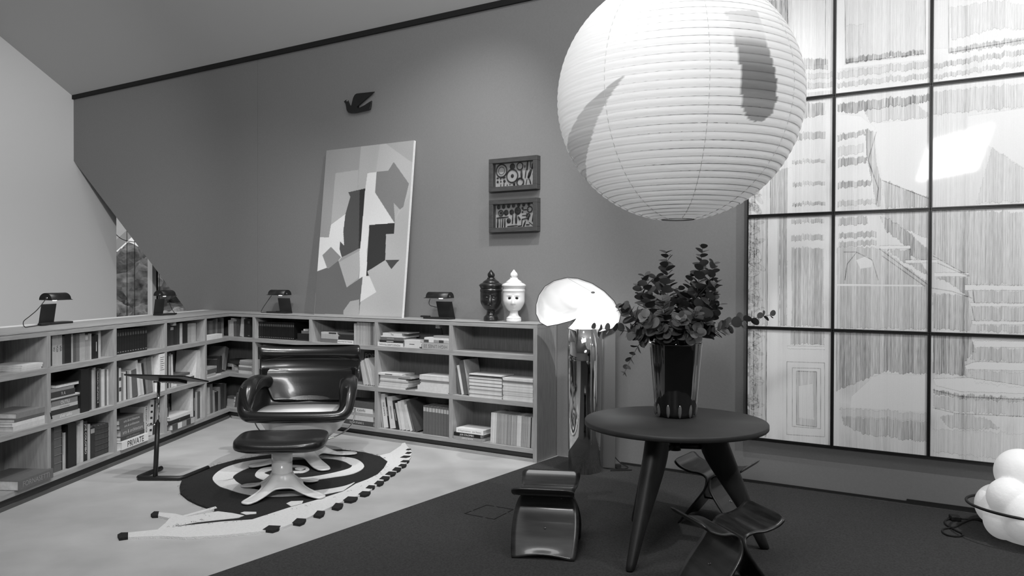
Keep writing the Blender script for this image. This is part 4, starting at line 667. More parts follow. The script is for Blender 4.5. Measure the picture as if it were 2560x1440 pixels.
# large gridded drawing in sixteen framed panels
art = thing('wall_artwork', 'huge gridded line drawing of a grand staircase in black framed panels on the wall', 'artwork', MR @ Vector((5.686, DW, .349)), THB)
PW, PH, DPT = .6245, .8475, .05
M_artf = mat('black_panel_frame', .006, .4); M_ink = attr_mat('ink_drawing', .55, coat=.35)
rs = np.random.RandomState(11)
def n1(n, seed, oct_=(2, 5, 12, 30)):
    r = np.random.RandomState(seed); x = np.arange(n); v = np.zeros(n)
    for o_ in oct_:
        c = r.rand(n // o_ + 3); v += np.interp(x / o_, np.arange(len(c)), c)
    v -= v.min(); return v / max(v.max(), 1e-6)
def draw(u0, z0, nx, nz):
    U, Z = np.meshgrid(u0 + np.linspace(.012, PW - .012, nx), z0 + np.linspace(.012, PH - .012, nz), indexing='ij')
    k0 = int(u0 * 1000)
    base = n1(nx, k0, (2, 6, 20))[:, None] * .5 + .5 * (n1(nx, k0 + 1, (1, 2)) ** 3)[:, None]
    mod = np.stack([n1(nz, k0 * 7 + i, (14, 40, 90)) for i in range(nx)], 0)
    streak = np.clip(.2 + 1.1 * base + .55 * (mod - .5), 0, 1.6)
    jag = (n1(nx, k0 + 5, (2, 4, 9)) - .5)[:, None]
    D = np.full(U.shape, .16)
    soft = n1(nx, k0 + 9, (25, 60))[:, None] * n1(nz, k0 + 13 + int(z0 * 50), (30, 80))[None, :]
    D = .02 + .30 * soft
    edge = np.zeros(U.shape)
    for dn, j, poly in REG:
        xs = [p[0] for p in poly]; zs = [p[1] for p in poly]
        if max(xs) < u0 or min(xs) > u0 + PW or max(zs) < z0 or min(zs) > z0 + PH: continue
        ins = in_poly(U + (.006 * (mod - .5) if j else 0), Z + (.028 * jag if j else 0), poly); D[ins] = dn
        ed = ins[:, 1:] != ins[:, :-1]; edge[:, 1:] += ed * (.5 if j else .2)
    for poly in WHT:
        ins = in_poly(U, Z + .004 * jag, poly); D[ins] = .015; ed = ins[:, 1:] != ins[:, :-1]; edge[:, 1:] += ed * .8
    lines = np.zeros(U.shape)
    for pl in LIN:
        for (ax, az), (bx, bz) in zip(pl[:-1], pl[1:]):
            if max(ax, bx) < u0 - .02 or min(ax, bx) > u0 + PW + .02: continue
            L2 = (bx - ax) ** 2 + (bz - az) ** 2 + 1e-9; t = np.clip(((U - ax) * (bx - ax) + (Z - az) * (bz - az)) / L2, 0, 1)
            dd = np.hypot(U - ax - t * (bx - ax), Z - az - t * (bz - az)); lines = np.maximum(lines, np.clip(1.6 - dd / .0022, 0, 1))
    # scattered worm-like marks down the ornamental strip
    if u0 < 5.7:
        for k in range(60):
            cx, cz = 5.70 + rs.rand() * .085, z0 + rs.rand() * PH; a = rs.rand() * .012 + .006; q = rs.rand() * 3
            rr = np.hypot((U - cx) * math.cos(q) + (Z - cz) * math.sin(q), ((Z - cz) * math.cos(q) - (U - cx) * math.sin(q)) * .35); D[rr < a] = .35 + .3 * rs.rand(); edge[(rr > a) & (rr < a + .003)] += .35
    val = .80 * (1 - np.clip(D * streak * 1.15, 0, .9)); val -= .45 * np.clip(edge * (.4 + mod), 0, 1); val -= .5 * lines * (.3 + .7 * mod)
    return np.clip(val + .01 * rs.randn(*val.shape), .04, .85)
for c in range(4):
    for r in range(4):
        b = MB(); x0, z0 = c * PW, r * PH; e = .011; g = .0015
        for a in ((x0 + g, x0 + PW - g, z0 + g, z0 + e), (x0 + g, x0 + PW - g, z0 + PH - e, z0 + PH - g), (x0 + g, x0 + e, z0 + e, z0 + PH - e), (x0 + PW - e, x0 + PW - g, z0 + e, z0 + PH - e)): b.box(a[0], a[1], -DPT, -.002, a[2], a[3])
        fr = b.build('framed_panel', M_artf, art)
        nx, nz = (230, 310) if c < 3 else (30, 40)
        p = print_grid('ink_sheet', nx, nz, PW - .02, PH - .02, draw(5.686 + x0, .349 + z0, nx, nz), M_ink, fr); p.location = (x0 + .01, -DPT + .010, z0 + .01)
# ------------------------------------------------------------------ things on the bookcase tops
M_lamp = mat('black_lamp_steel', .012, .42); M_glow = emat('lamp_tube', 14)
def desk_lamp(lab, M, cord):
    t = thing('desk_lamp', lab, 'lamp', (0, 0, 0), 0, 'black desk lamps along the bookcase tops'); t.matrix_world = M
    b = MB(); b.box(0, .31, -.05, .05, 0, .017); b.build('base', M_lamp, t, bevel=.004)
    th = .004                                       # upright sheet, sheared forward as it rises
    b = MB(); y = .045; P = [(.0, .015), (.19, .015), (.225, .165), (.035, .165)]
    b.prism(P, y - th, y, axis=1); b.build('upright', M_lamp, t)
    b = MB(); R_ = .052; arc = [(math.cos(q) * R_, math.sin(q) * R_) for q in np.linspace(math.pi * 1.02, -.12, 22)]
    vs = []; nA = len(arc)
    for xx in (.02, .275):
        for (yy, zz) in arc: vs.append((xx + (.03 if xx > .1 and zz < 0 else 0), -yy, .203 + zz))
    b.add(vs, [(i, i + 1, nA + i + 1, nA + i) for i in range(nA - 1)], 0, True); b.build('shade', M_lamp, t, solid=.003, off=0)
    b = MB(); b.prism([(-yy, .203 + zz) for yy, zz in arc], .018, .022, M=Matrix(((0, 0, 1, 0), (1, 0, 0, 0), (0, 1, 0, 0), (0, 0, 0, 1)))); b.build('end_cap', M_lamp, t)
    b = MB(); b.tube([(.11, -.005, .2), (.15, -.005, .2)], .009, 8); b.build('lamp_tube', M_glow, t)
    b = MB(); b.tube([(.017, -.012, .215), (.021, -.012, .215)], .008, 10); b.build('cord_grommet', mat('chrome', .6, .12, metal=1.), t)
    b = MB(); b.tube(spline(cord, 8), .0032, 6); b.build('cord', M_lamp, t)
    return t
def onL(x, w, flip=False): return ML @ Matrix.Translation((x, w, 1.1803))
l1 = desk_lamp('black desk lamp nearest the viewer on the left bookcase, cord looped to one side', onL(-2.56, .44), [(.016, -.012, .215), (-.09, -.01, .13), (-.2, -.02, .08), (-.33, -.06, .045), (-.36, -.09, .006), (-.28, -.08, .004), (-.13, -.05, .006)])
b = MB(); b.box(-.14, -.04, -.075, -.04, .002, .02); b.build('inline_switch', M_lamp, l1, bevel=.004)
desk_lamp('black desk lamp standing in front of the triangular window', onL(-.86, .38), [(.016, -.012, .215), (.05, -.08, .15), (.12, -.09, .06), (.19, -.09, .006), (.12, -.1, .004), (.02, -.06, .006)])
def onR(u, w): return MR @ Matrix.Translation((u, w, 1.1803)) @ Matrix.Scale(-1, 4, (1, 0, 0))
l3 = desk_lamp('black desk lamp beside the panel joint, between corner and painting', onR(.735, .2), [(.28, 0, .19), (.33, -.01, .13), (.385, -.03, .05), (.40, -.04, .006), (.35, -.04, .004), (.29, -.02, .008)])
b = MB(); b.box(.1, .16, -.045, -.02, .016, .026); b.build('inline_switch', M_lamp, l3, bevel=.003)
l4 = desk_lamp('black desk lamp between the painting and the black head urn', onR(2.95, .2), [(.265, 0, .19), (.277, 0, .15), (.26, 0, .125), (.225, .03, .112), (.2, .05, .108)])
b = MB(); b.box(.27, .37, -.02, .02, .012, .028); b.build('inline_switch', M_lamp, l4, bevel=.006)
def urn(lab, u, w, c, rz, eye):
    t = thing('head_urn', lab, 'urn', RP(u, w, 1.1803), rz, 'face urns on the bookcase'); m = mat('urn_glaze_%d' % int(c * 100), c, .28 if c > .3 else .3, coat=.3)
    S = .46 / 1150
    def pr(l): return [(r * S, z * S) for r, z in l]
    b = MB(); b.lathe(pr([(160, 0), (168, 4), (168, 60), (160, 68), (164, 72), (165, 90), (140, 115), (105, 150), (95, 190), (95, 235), (110, 250)]), 40); b.build('foot', m, t)
    def facemod(q, z):
        zz = z / S; a = (q + math.pi / 2 + math.pi) % (2 * math.pi) - math.pi; k = 1.
        k -= .06 * math.exp(-(a / .6) ** 2) * math.exp(-((zz - 560) / 90) ** 2)
        for s in (-1, 1): k -= .07 * math.exp(-((a - s * .36) / .17) ** 2) * math.exp(-((zz - 535) / 38) ** 2); k += .035 * math.exp(-((a - s * .38) / .25) ** 2) * math.exp(-((zz - 590) / 22) ** 2)
        k += .24 * math.exp(-(a / (.085 + .0005 * max(0, 560 - zz))) ** 2) * (max(0, min(1, (590 - zz) / 170)) if zz > 400 else max(0, (zz - 375) / 25))
        k += .07 * math.exp(-(a / .2) ** 2) * (math.exp(-((zz - 352) / 13) ** 2) + math.exp(-((zz - 322) / 14) ** 2)); k += .08 * math.exp(-(a / .24) ** 2) * math.exp(-((zz - 265) / 26) ** 2)
        return k
    prof = [(100, 240), (120, 252), (150, 268)] + [(150 + 92 * math.sin(math.pi / 2 * min(1, (z - 268) / 210)), z) for z in range(276, 668, 7)] + [(246, 668), (250, 672), (250, 715), (240, 722), (238, 735)]
    b = MB(); b.lathe(pr(prof), 128, mod=facemod); b.build('head_body', m, t)
    b = MB(); b.lathe(pr([(235, 730), (248, 760), (262, 790), (272, 800), (268, 820), (230, 850), (190, 866), (185, 872), (190, 878), (150, 910), (95, 950), (88, 960), (92, 975), (80, 982), (60, 985)]), 48); b.build('lid', m, t)
    b = MB(); b.lathe(pr([(55, 980), (78, 1010), (82, 1045), (70, 1080), (40, 1115), (22, 1140), (3, 1162)]), 30, mod=lambda q, z: 1 + .07 * math.cos(5 * q + z * 60)); b.build('finial', m, t)
    if eye:
        for s in (-1, 1):
            q = -math.pi / 2 + s * .35; b = MB(); b.ball((math.cos(q) * .0905, math.sin(q) * .0905, 532 * S), .0125, k=14, sc=(1.15, .5, .8)); b.build('eye', m if eye == 2 else M_black, t)
urn('black urn shaped like a head with a flame finial, beside the white one', 3.41, .17, .012, math.radians(-4), 2)
urn('white urn shaped like a head with dark eyes, beside the black one', 3.655, .17, .74, math.radians(-4), 1)
def socket_box(lab, M, cable):
    t = thing('junction_box', lab, 'box'); t.matrix_world = M
    b = MB(); b.box(-.024, .024, -.02, .03, -.036, 0); b.build('housing', tone(.5), t, bevel=.003)
    if cable: b = MB(); b.tube(spline([(.01, .02, -.036), (.015, .03, -.06), (.005, .05, -.11), (.01, .09, -.2)], 5), .004, 6); b.build('cable', M_black, t)
socket_box('small pale box hanging under the bookcase top beside the head urns', MR @ Matrix.Translation((2.87, .10, 1.1368)), True)
socket_box('small pale box under the left bookcase top near the window lamp', ML @ Matrix.Translation((-1.2, .05, 1.1368)), False)
# ------------------------------------------------------------------ paper lantern above the round table
LC = Vector((.962, 4.69, 2.60)); LR = .697
lan = thing('paper_pendant_lantern', 'huge ribbed white paper globe lantern with brushed grey marks hanging above the round table', 'lantern', LC)
def paper_mat():
    m = bpy.data.materials.new('lantern_paper'); m.use_nodes = True; nt = m.node_tree; nt.nodes.remove(nt.nodes['Principled BSDF'])
    a = nt.nodes.new('ShaderNodeVertexColor'); a.layer_name = 'print'
    d = nt.nodes.new('ShaderNodeBsdfDiffuse'); t = nt.nodes.new('ShaderNodeBsdfTranslucent'); mx = nt.nodes.new('ShaderNodeMixShader'); mx.inputs[0].default_value = .45
    nt.links.new(a.outputs[0], d.inputs[0]); nt.links.new(a.outputs[0], t.inputs[0]); nt.links.new(d.outputs[0], mx.inputs[1]); nt.links.new(t.outputs[0], mx.inputs[2])
    tc = nt.nodes.new('ShaderNodeTexCoord'); n = nt.nodes.new('ShaderNodeTexNoise'); n.inputs['Scale'].default_value = 5; n.inputs['Detail'].default_value = 6
    mp = nt.nodes.new('ShaderNodeMapping'); mp.inputs['Scale'].default_value = (1, 1, 4); nt.links.new(tc.outputs['Object'], mp.inputs[0]); nt.links.new(mp.outputs[0], n.inputs[0])
    bp = nt.nodes.new('ShaderNodeBump'); bp.inputs['Strength'].default_value = .25; bp.inputs['Distance'].default_value = .02; nt.links.new(n.outputs[0], bp.inputs['Height'])
    nt.links.new(bp.outputs[0], d.inputs['Normal']); nt.links.new(mx.outputs[0], nt.nodes['Material Output'].inputs[0]); return m
NA, NE = 288, 270; EL0, EL1 = math.radians(-82.5), math.radians(82.5); RIBS = 46
def lrad(el): return LR * (1 + .006 * abs(math.sin(math.pi * RIBS * (math.sin(el) - math.sin(EL0)) / (math.sin(EL1) - math.sin(EL0)))))
me = bpy.data.meshes.new('paper_shade'); els = np.arcsin(np.linspace(math.sin(EL0), math.sin(EL1), NE)); els = .5 * els + .5 * np.linspace(EL0, EL1, NE)
az = np.linspace(-math.pi, math.pi, NA, endpoint=False)
def ribphase(el): return RIBS * (el - EL0) / (EL1 - EL0)
rad = np.array([LR * (1 + .007 * abs(math.sin(math.pi * ribphase(e)))) for e in els])
A, E_ = np.meshgrid(az, els, indexing='ij'); Rg = np.broadcast_to(rad, A.shape)
co = np.stack([Rg * np.cos(E_) * np.sin(A), -Rg * np.cos(E_) * np.cos(A), Rg * np.sin(E_)], -1).reshape(-1, 3).astype(np.float32)
i, j = np.meshgrid(np.arange(NA), np.arange(NE - 1), indexing='ij'); a0 = (i * NE + j).ravel(); a1 = (((i + 1) % NA) * NE + j).ravel()
q = np.stack([a0, a1, a1 + 1, a0 + 1], 1).astype(np.int32)
me.vertices.add(len(co)); me.vertices.foreach_set('co', co.ravel()); me.loops.add(q.size); me.loops.foreach_set('vertex_index', q.ravel())
me.polygons.add(len(q)); me.polygons.foreach_set('loop_start', np.arange(0, q.size, 4, dtype=np.int32)); me.polygons.foreach_set('use_smooth', np.ones(len(q), bool)); me.update(calc_edges=True)
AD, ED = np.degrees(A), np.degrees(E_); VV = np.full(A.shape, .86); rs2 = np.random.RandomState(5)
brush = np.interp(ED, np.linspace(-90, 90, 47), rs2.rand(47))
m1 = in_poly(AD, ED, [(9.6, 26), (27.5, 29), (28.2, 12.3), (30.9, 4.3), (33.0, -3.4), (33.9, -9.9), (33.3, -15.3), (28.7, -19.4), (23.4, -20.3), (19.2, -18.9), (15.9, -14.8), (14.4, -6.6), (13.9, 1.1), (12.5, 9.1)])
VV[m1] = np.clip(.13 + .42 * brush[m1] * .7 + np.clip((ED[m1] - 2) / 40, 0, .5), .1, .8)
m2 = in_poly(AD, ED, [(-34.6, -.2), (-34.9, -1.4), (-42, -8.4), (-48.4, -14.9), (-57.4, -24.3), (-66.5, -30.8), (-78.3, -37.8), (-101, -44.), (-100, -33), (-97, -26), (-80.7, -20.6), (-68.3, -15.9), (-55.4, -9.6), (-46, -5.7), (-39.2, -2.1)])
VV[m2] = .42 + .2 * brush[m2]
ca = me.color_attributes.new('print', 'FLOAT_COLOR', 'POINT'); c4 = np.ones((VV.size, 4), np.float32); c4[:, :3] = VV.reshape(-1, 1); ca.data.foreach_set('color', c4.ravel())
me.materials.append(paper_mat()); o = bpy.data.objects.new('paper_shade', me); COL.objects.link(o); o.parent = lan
M_rib = mat('bamboo_rib', .16, .8); b = MB(); N = RIBS * 72
b.tube([((LR * .9995) * math.cos(e) * math.sin(a), -(LR * .9995) * math.cos(e) * math.cos(a), LR * .9995 * math.sin(e)) for e, a in ((EL0 + (EL1 - EL0) * (k // 72 + (k % 72) / 72.) / RIBS, 2 * math.pi * (k % 72) / 72.) for k in range(N + 1))], .0021, 4)
b.build('bamboo_rib', M_rib, lan)
for k in range(8):
    a = math.radians(3 + 45 * k - 2); b = MB(); b.tube([(LR * 1.0045 * math.cos(e) * math.sin(a), -LR * 1.0045 * math.cos(e) * math.cos(a), LR * 1.0045 * math.sin(e)) for e in np.linspace(EL0, EL1, 60)], .0016, 4); b.build('paper_seam', mat('seam_paper', .5, .8), lan)
for s in (-1, 1):
    b = MB(); b.tube([(.092 * math.cos(q), .092 * math.sin(q), s * LR * .991) for q in np.linspace(0, 2 * math.pi, 37)[:-1]], .004, 6, closed=True); b.build('end_ring', M_rib, lan)
b = MB(); b.tube([(-.09, 0, LR * .99), (.09, 0, LR * .99)], .003, 6); b.tube([(0, 0, LR * .99), (0, 0, 4.0)], .004, 6); b.build('cord', M_black, lan)
b = MB(); b.tube([(0, 0, LR * .99), (0, 0, .42)], .012, 8); b.build('bulb_holder', M_black, lan)
b = MB(); b.ball((0, 0, .36), .05, k=14); b.build('bulb', emat('bulb_glow', 12), lan)
d = bpy.data.lights.new('lantern_bulb', 'POINT'); d.energy = LANT_W; d.shadow_soft_size = .055; lo = bpy.data.objects.new('lantern_bulb', d); COL.objects.link(lo); lo.location = LC + Vector((0, 0, .36))
# ------------------------------------------------------------------ round table
TC = Vector((.953, 4.69, 0)); M_tab = mat('black_table_top', .022, .55, noise=.15, nscale=9); M_tleg = mat('dark_oak_leg', .014, .5, noise=.25, nscale=5, nvec=(14, 14, 1))
tb = thing('round_table', 'round black table on three splayed tapered wooden legs, carrying the vase', 'table', TC)
b = MB(); b.lathe([(.02, .708), (.520, .708), (.525, .713), (.525, .735), (.521, .74), (.02, .74)], 96); b.build('tabletop', M_tab, tb)
for ang, rf in ((233, .56), (353, .54), (110, .5)):
    a = math.radians(ang); b = MB(); prof = []
    zs = [0, .02, .2, .4, .52, .6, .66, .708]; inn = [rf - .055, rf - .062, rf - .155, .245, .165, .135, .15, .165]; out = [rf, rf, rf - .075, rf - .15, rf - .195, rf - .225, rf - .247, rf - .265]; hw = [.022, .024, .034, .045, .052, .055, .055, .053]
    vs = []; K = 14
    for z, i_, o_, h_ in zip(zs, inn, out, hw):
        c, r_ = (i_ + o_) / 2, (o_ - i_) / 2
        for k in range(K):
            q = 2 * math.pi * k / K; x = c + r_ * math.copysign(abs(math.cos(q)) ** .7, math.cos(q)); y = h_ * math.copysign(abs(math.sin(q)) ** .7, math.sin(q)); vs.append((x * math.cos(a) - y * math.sin(a), x * math.sin(a) + y * math.cos(a), z + .009 if z == 0 else z))
    n = len(zs); fs = [(i * K + k, i * K + (k + 1) % K, (i + 1) * K + (k + 1) % K, (i + 1) * K + k) for i in range(n - 1) for k in range(K)] + [tuple(range(K))[::-1], tuple((n - 1) * K + k for k in range(K))]
    b.add(vs, fs, 0, True); b.build('leg', M_tleg, tb, subs=1)
    b = MB(); b.tube([(.0, 0, .59), (.17 * math.cos(a), .17 * math.sin(a), .59)], .017, 10); b.build('stretcher', M_lamp, tb)
b = MB(); b.lathe([(.035, .565), (.035, .61)], 16); b.build('hub', M_lamp, tb)
# ------------------------------------------------------------------ vase and eucalyptus
VC = Vector((.985, 4.83, .7403))
vs_ = thing('glass_vase', 'tall black fluted glass vase standing on the round table', 'vase', VC)
def black_glass():
    m = mat('black_glass', .004, .03, coat=1., spec=.6); return m
vp = [(.09, 0), (.108, .006), (.119, .03), (.127, .09), (.135, .18), (.143, .28), (.151, .37), (.156, .43), (.157, .442), (.153, .447), (.148, .442), (.14, .36), (.122, .12), (.09, .05)]
b = MB(); b.lathe(vp, 112, mod=lambda q, z: 1 + .022 * abs(math.cos(5.5 * q)) - .012 if z > .001 else 1); b.build('vase_body', black_glass(), vs_)
for k in range(11):
    q = 2 * math.pi * k / 11 + .14; b = MB(); b.ball((math.cos(q) * .119, math.sin(q) * .119, .048), .015, k=10, sc=(.8, .8, 3.)); b.build('glass_foot', mat('clear_glass_lump', .10, .03, coat=1.), vs_)
M_leaf = [mat('eucalyptus_leaf_%d' % i, c, .5, spec=.45) for i, c in enumerate((.05, .085, .14))]; M_stem = mat('eucalyptus_stem', .07, .6)
lm = []
for k in range(3):
    b = MB(); pts = [(0, 0)] + [(.5 + .5 * math.cos(q) * (1.0), .47 * math.sin(q)) for q in np.linspace(math.pi * .93, -math.pi * .93, 15)]
    vsl = [(x, y, .1 * y * y * 4 * .5 - .18 * (x - .5) ** 2) for x, y in pts] + [(.5, 0, -.04)]; n_ = len(pts)
    b.add(vsl, [(i, (i + 1) % n_, n_) for i in range(n_)], 0, True); lm.append(b.mesh('leaf', M_leaf[k]))
def pxp(px, py, y):     # a point at depth y seen in the picture at px, py (used once to read off tip positions)
    r2, u2 = (px - 1280) / F_PX, (720 - py) / F_PX; v = Xc * r2 + Yc * u2 + fwd; return Vector((0, 0, EYE)) + v * (y / v.y)
TIPS = [(1665, 628, 4.95, .45, 'tall branch curving up and to the left of the tallest'), (1757, 616, 4.85, .5, 'tallest branch rising straight from the vase'), (1612, 690, 4.8, .55, 'arching upper branch pointing left'), (1785, 655, 4.9, .5, 'short upper branch right of the tallest'), (1792, 705, 4.78, .5, 'broad leaved branch at the upper right'), (1598, 712, 4.9, .5, 'leafy branch at the upper left of the bunch'), (1548, 762, 4.75, .6, 'bushy branch spreading left'), (1482, 820, 4.8, .7, 'long low branch reaching left towards the chrome lamp'), (1558, 938, 4.62, .9, 'drooping branch hanging down beside the vase'), (1700, 715, 5.0, .3, 'dense upright branch in the middle'), (1655, 742, 4.6, .5, 'front branch leaning a little left'), (1612, 792, 4.55, .6, 'low front branch on the left of the rim'), (1816, 818, 4.75, .7, 'low branch ending right of the rim'), (1742, 770, 4.6, .5, 'front branch leaning right with large leaves'), (1936, 785, 4.95, .6, 'longest branch stretching right across the drawing'), (1655, 825, 4.58, .5, 'short front sprig over the rim on the left'), (1745, 822, 4.56, .5, 'short front sprig over the rim on the right'), (1580, 832, 4.7, .6, 'low sprig at the lower left of the bunch'), (1800, 760, 4.98, .5, 'rear branch on the right side'), (1640, 690, 5.05, .4, 'rear branch behind the arching one'), (1700, 790, 4.53, .4, 'short central sprig facing the viewer'), (1730, 690, 4.95, .3, 'dense upper branch right of centre')]
for bi, (px, py, yy, droop, words_) in enumerate(TIPS):
    tip = pxp(px, py, yy); rim = VC + Vector((0, 0, .447)); dxy = Vector((tip.x - rim.x, tip.y - rim.y, 0)); dd = dxy.normalized() if dxy.length > 1e-4 else Vector((1, 0, 0))
    base = VC + Vector((-dd.x * .05, -dd.y * .05, .08)); ex = rim + dd * min(.125, dxy.length * .6); mid = ex.lerp(tip, .5) + Vector((0, 0, (.05 + .12 * droop) * dxy.length * (1.6 if tip.z < rim.z else .35)))
    path = spline([base, ex + Vector((0, 0, .01)), mid, tip], 10)
    t = thing('eucalyptus_branch', words_ + ', eucalyptus in the black vase', 'branch', ex, 0, 'eucalyptus branches in the vase')
    b = MB(); b.tube([p - ex for p in path], [.0032 - .0018 * k / len(path) for k in range(len(path))], 5); b.build('stem', M_stem, t)
    sub = path[11:]; acc = 0.; side = rnd.random() * 6.28; L_tot = sum((sub[k + 1] - sub[k]).length for k in range(len(sub) - 1)); step = .027 if L_tot > .3 else .022; nxt = .01; run_ = 0.
    for k in range(len(sub) - 1):
        seg = sub[k + 1] - sub[k]; sl = seg.length
        while nxt <= run_ + sl:
            p = sub[k] + seg * ((nxt - run_) / sl); f_ = nxt / L_tot; T = seg.normalized(); side += 1.57 + rnd.uniform(-.4, .4)
            N_ = T.orthogonal().normalized(); B_ = T.cross(N_); s_ = (.080 if f_ < .5 else .080 - .036 * (f_ - .5) * 2) * rnd.uniform(.8, 1.15)
            if bi == 8: s_ *= .62
            if bi in (7, 14): s_ *= .8
            for sg in (0, math.pi):
                D_v = (N_ * math.cos(side + sg) + B_ * math.sin(side + sg)) * .85 + T * rnd.uniform(.25, .8); D_v.normalize(); up = T - D_v * T.dot(D_v); up = (up + Vector((rnd.uniform(-.5, .5), rnd.uniform(-.5, .5), rnd.uniform(-.2, .5)))); up -= D_v * up.dot(D_v); up.normalize(); Yv = up.cross(D_v)
                lo = bpy.data.objects.new('leaf', lm[rnd.choice((0, 0, 1, 1, 2))]); COL.objects.link(lo); lo.parent = t; p0 = p - ex
                lo.matrix_local = Matrix(((D_v.x * s_, Yv.x * s_, up.x * s_, p0.x), (D_v.y * s_, Yv.y * s_, up.y * s_, p0.y), (D_v.z * s_, Yv.z * s_, up.z * s_, p0.z), (0, 0, 0, 1)))
            nxt += step * (1.6 if bi in (7, 14, 8) else 1)
        run_ += sl
# ------------------------------------------------------------------ plywood stools
M_stool = mat('dark_plywood', .022, .32, coat=.25, noise=.5, nscale=4, nvec=(14, 1.5, 3)); M_bolt = mat('brass_bolt', .5, .25, metal=1.)
def stool_half(sx):
    prof = spline([(.205, .395), (.165, .352), (.105, .333), (.055, .333), (.022, .318), (.010, .285), (.022, .235), (.06, .17), (.115, .09), (.165, .004)], 5)
    prof = spline([(.225, .0, .400), (.185, 0, .362), (.12, 0, .338), (.065, 0, .334), (.026, 0, .318), (.011, 0, .285), (.022, 0, .235), (.07, 0, .165), (.13, 0, .085), (.19, 0, .004)], 5)
    n = len(prof); hws = []
    for k in range(n):
        f = k / (n - 1)
        if f < .06: h = .12 + .055 * math.sqrt(1 - (1 - f / .06) ** 2)
        elif f < .5: h = .175 - .025 * (f - .06) / .44
        else: h = .155 + .035 * math.sin(math.pi * (f - .5) / .62)
        hws.append(h)
    vs = []; K = 13
    for p, h in zip(prof, hws):
        for k in range(K):
            y = -1 + 2 * k / (K - 1); z = p.z
            if p.z < .05: z += (1 - (p.z / .05)) * .022 * max(0, 1 - (y / .8) ** 2)
            vs.append((sx * p.x, y * h, z))
    b = MB(); b.add(vs, [((i * K + k), (i + 1) * K + k, (i + 1) * K + k + 1, i * K + k + 1) for i in range(n - 1) for k in range(K - 1)], 0, True); return b
proto = thing('plywood_stool', 'dark plywood stool with upturned wings, brass screws facing us, at the carpet edge', 'stool', (.205, 4.62, .009), 0, 'winged plywood stools around the table')
for sx in (-1, 1): stool_half(sx).build('seat_half', M_stool, proto, solid=.009, off=0)
for sx in (-1, 1):
    for y in (-.085, .085): b = MB(); b.lathe([(.0068, 0), (.006, .003), (.001, .004)], 12); o = b.build('bolt', M_bolt, proto); o.matrix_local = Matrix.Translation((sx * .0145, y, .30)) @ Matrix.Rotation(sx * math.pi / 2, 4, 'Y')
    b = MB(); b.lathe([(.007, 0), (.006, .004), (.001, .005)], 12); o = b.build('bolt', M_bolt, proto); o.matrix_local = Matrix.Translation((sx * .093, 0, .146)) @ Matrix.Rotation(sx * 2.1, 4, 'Y')
b = MB(); b.tube([(-.088, 0, .146), (.088, 0, .146)], .006, 8); b.build('tie_rod', M_bolt, proto)
proto.rotation_euler = (0, 0, math.atan2(.987, .163))
for lab, x, y, ang in (('dark plywood stool with its wings spread, nearest the viewer beside the table', 1.067, 3.99, math.radians(16)), ('dark plywood stool half hidden behind the table leg, near the long wall', 1.314, 5.14, math.atan2(-.56, .82))):
    c = copy_tree(proto); c.location = (x, y, .009); c.rotation_euler = (0, 0, ang); c['label'] = lab
# ------------------------------------------------------------------ chrome floor lamp
FLP = Vector((.60, 6.52, .0085)); M_chr = mat('polished_steel', .62, .05, metal=1.)
fl = thing('floor_lamp', 'polished steel column floor lamp with a glowing curled white hood beside the bookcase', 'lamp', FLP)
b = MB(); n = 60; vs = []
for k in range(n):
    q = math.radians(-98) + 2 * math.pi * 1.06 * k / (n - 1); r = .122 + .022 * k / (n - 1)
    for z in (0, .3, .6, .9, 1.155): vs.append((r * (1 + .07 * z) * math.cos(q), r * (1 + .07 * z) * math.sin(q), z))
b.add(vs, [(k * 5 + j, (k + 1) * 5 + j, (k + 1) * 5 + j + 1, k * 5 + j + 1) for k in range(n - 1) for j in range(4)], 0, True); b.build('column', M_chr, fl, solid=.003)
b = MB(); vs = [(.128, -.05, 0), (.235, .10, 0), (.238, .10, 0), (.131, -.05, 0)]; b.prism([(.10, .09), (.245, .05), (.247, .053), (.10, .095)], 0, 1.16); b.build('outer_flap', mat('brushed_steel', .5, .35, metal=1.), fl)
cen = Vector((.563, 6.70, 1.349)); HB = [Vector(p) for p in HOOD]; nb_ = len(HB); loop = []
for k in range(nb_):
    loop += [HB[k].lerp(HB[(k + 1) % nb_], t / 3) for t in range(3)]
nb_ = len(loop); vs = []; NR = 12
for r in range(NR + 1):
    f_ = r / NR
    for p in loop:
        q = cen.lerp(p, f_); q.y = p.y + (cen.y - p.y) * (1 - f_ ** 2.6); vs.append(q - FLP)
b = MB(); b.add(vs, [(r * nb_ + k, r * nb_ + (k + 1) % nb_, (r + 1) * nb_ + (k + 1) % nb_, (r + 1) * nb_ + k) for r in range(NR) for k in range(nb_)], 0, True); b.build('hood', mat('hood_white_enamel', .82, .45), fl, solid=.004, off=1)
b = MB(); b.tube([p - FLP for p in HB], .0028, 6, closed=True); b.build('hood_rim', M_lamp, fl)
b = MB(); b.ball((0, -.0, 1.10), .055, k=14, sc=(1, 1, 1.1)); b.build('bulb', emat('floor_lamp_bulb', 15), fl)
b = MB(); b.ball(Vector((.655, 6.52, 1.453)) - FLP, .017, k=12, sc=(1, .2, .55)); b.build('pull_tag', tone(.2), fl)
b = MB(); b.tube([Vector((.446, 6.43, 1.567)) - FLP, Vector((.655, 6.52, 1.453)) - FLP], .0012, 4); b.build('pull_thread', tone(.3), fl)
b = MB(); b.tube(spline([(.1, .12, .05), (.2, .13, .012), (.3, .05, .006), (.36, .1, .006), (.3, .17, .03), (.22, .2, .12)], 8), .004, 6); b.tube(spline([(.12, .1, .006), (.22, .04, .006), (.33, .02, .006), (.37, .0, .006), (.2, -.02, .006)], 8), .004, 6); b.build('cord', M_black, fl)
b = MB(); b.box(.2, .3, .08, .12, 0, .03); b.build('plug_adapter', M_black, fl, bevel=.004)
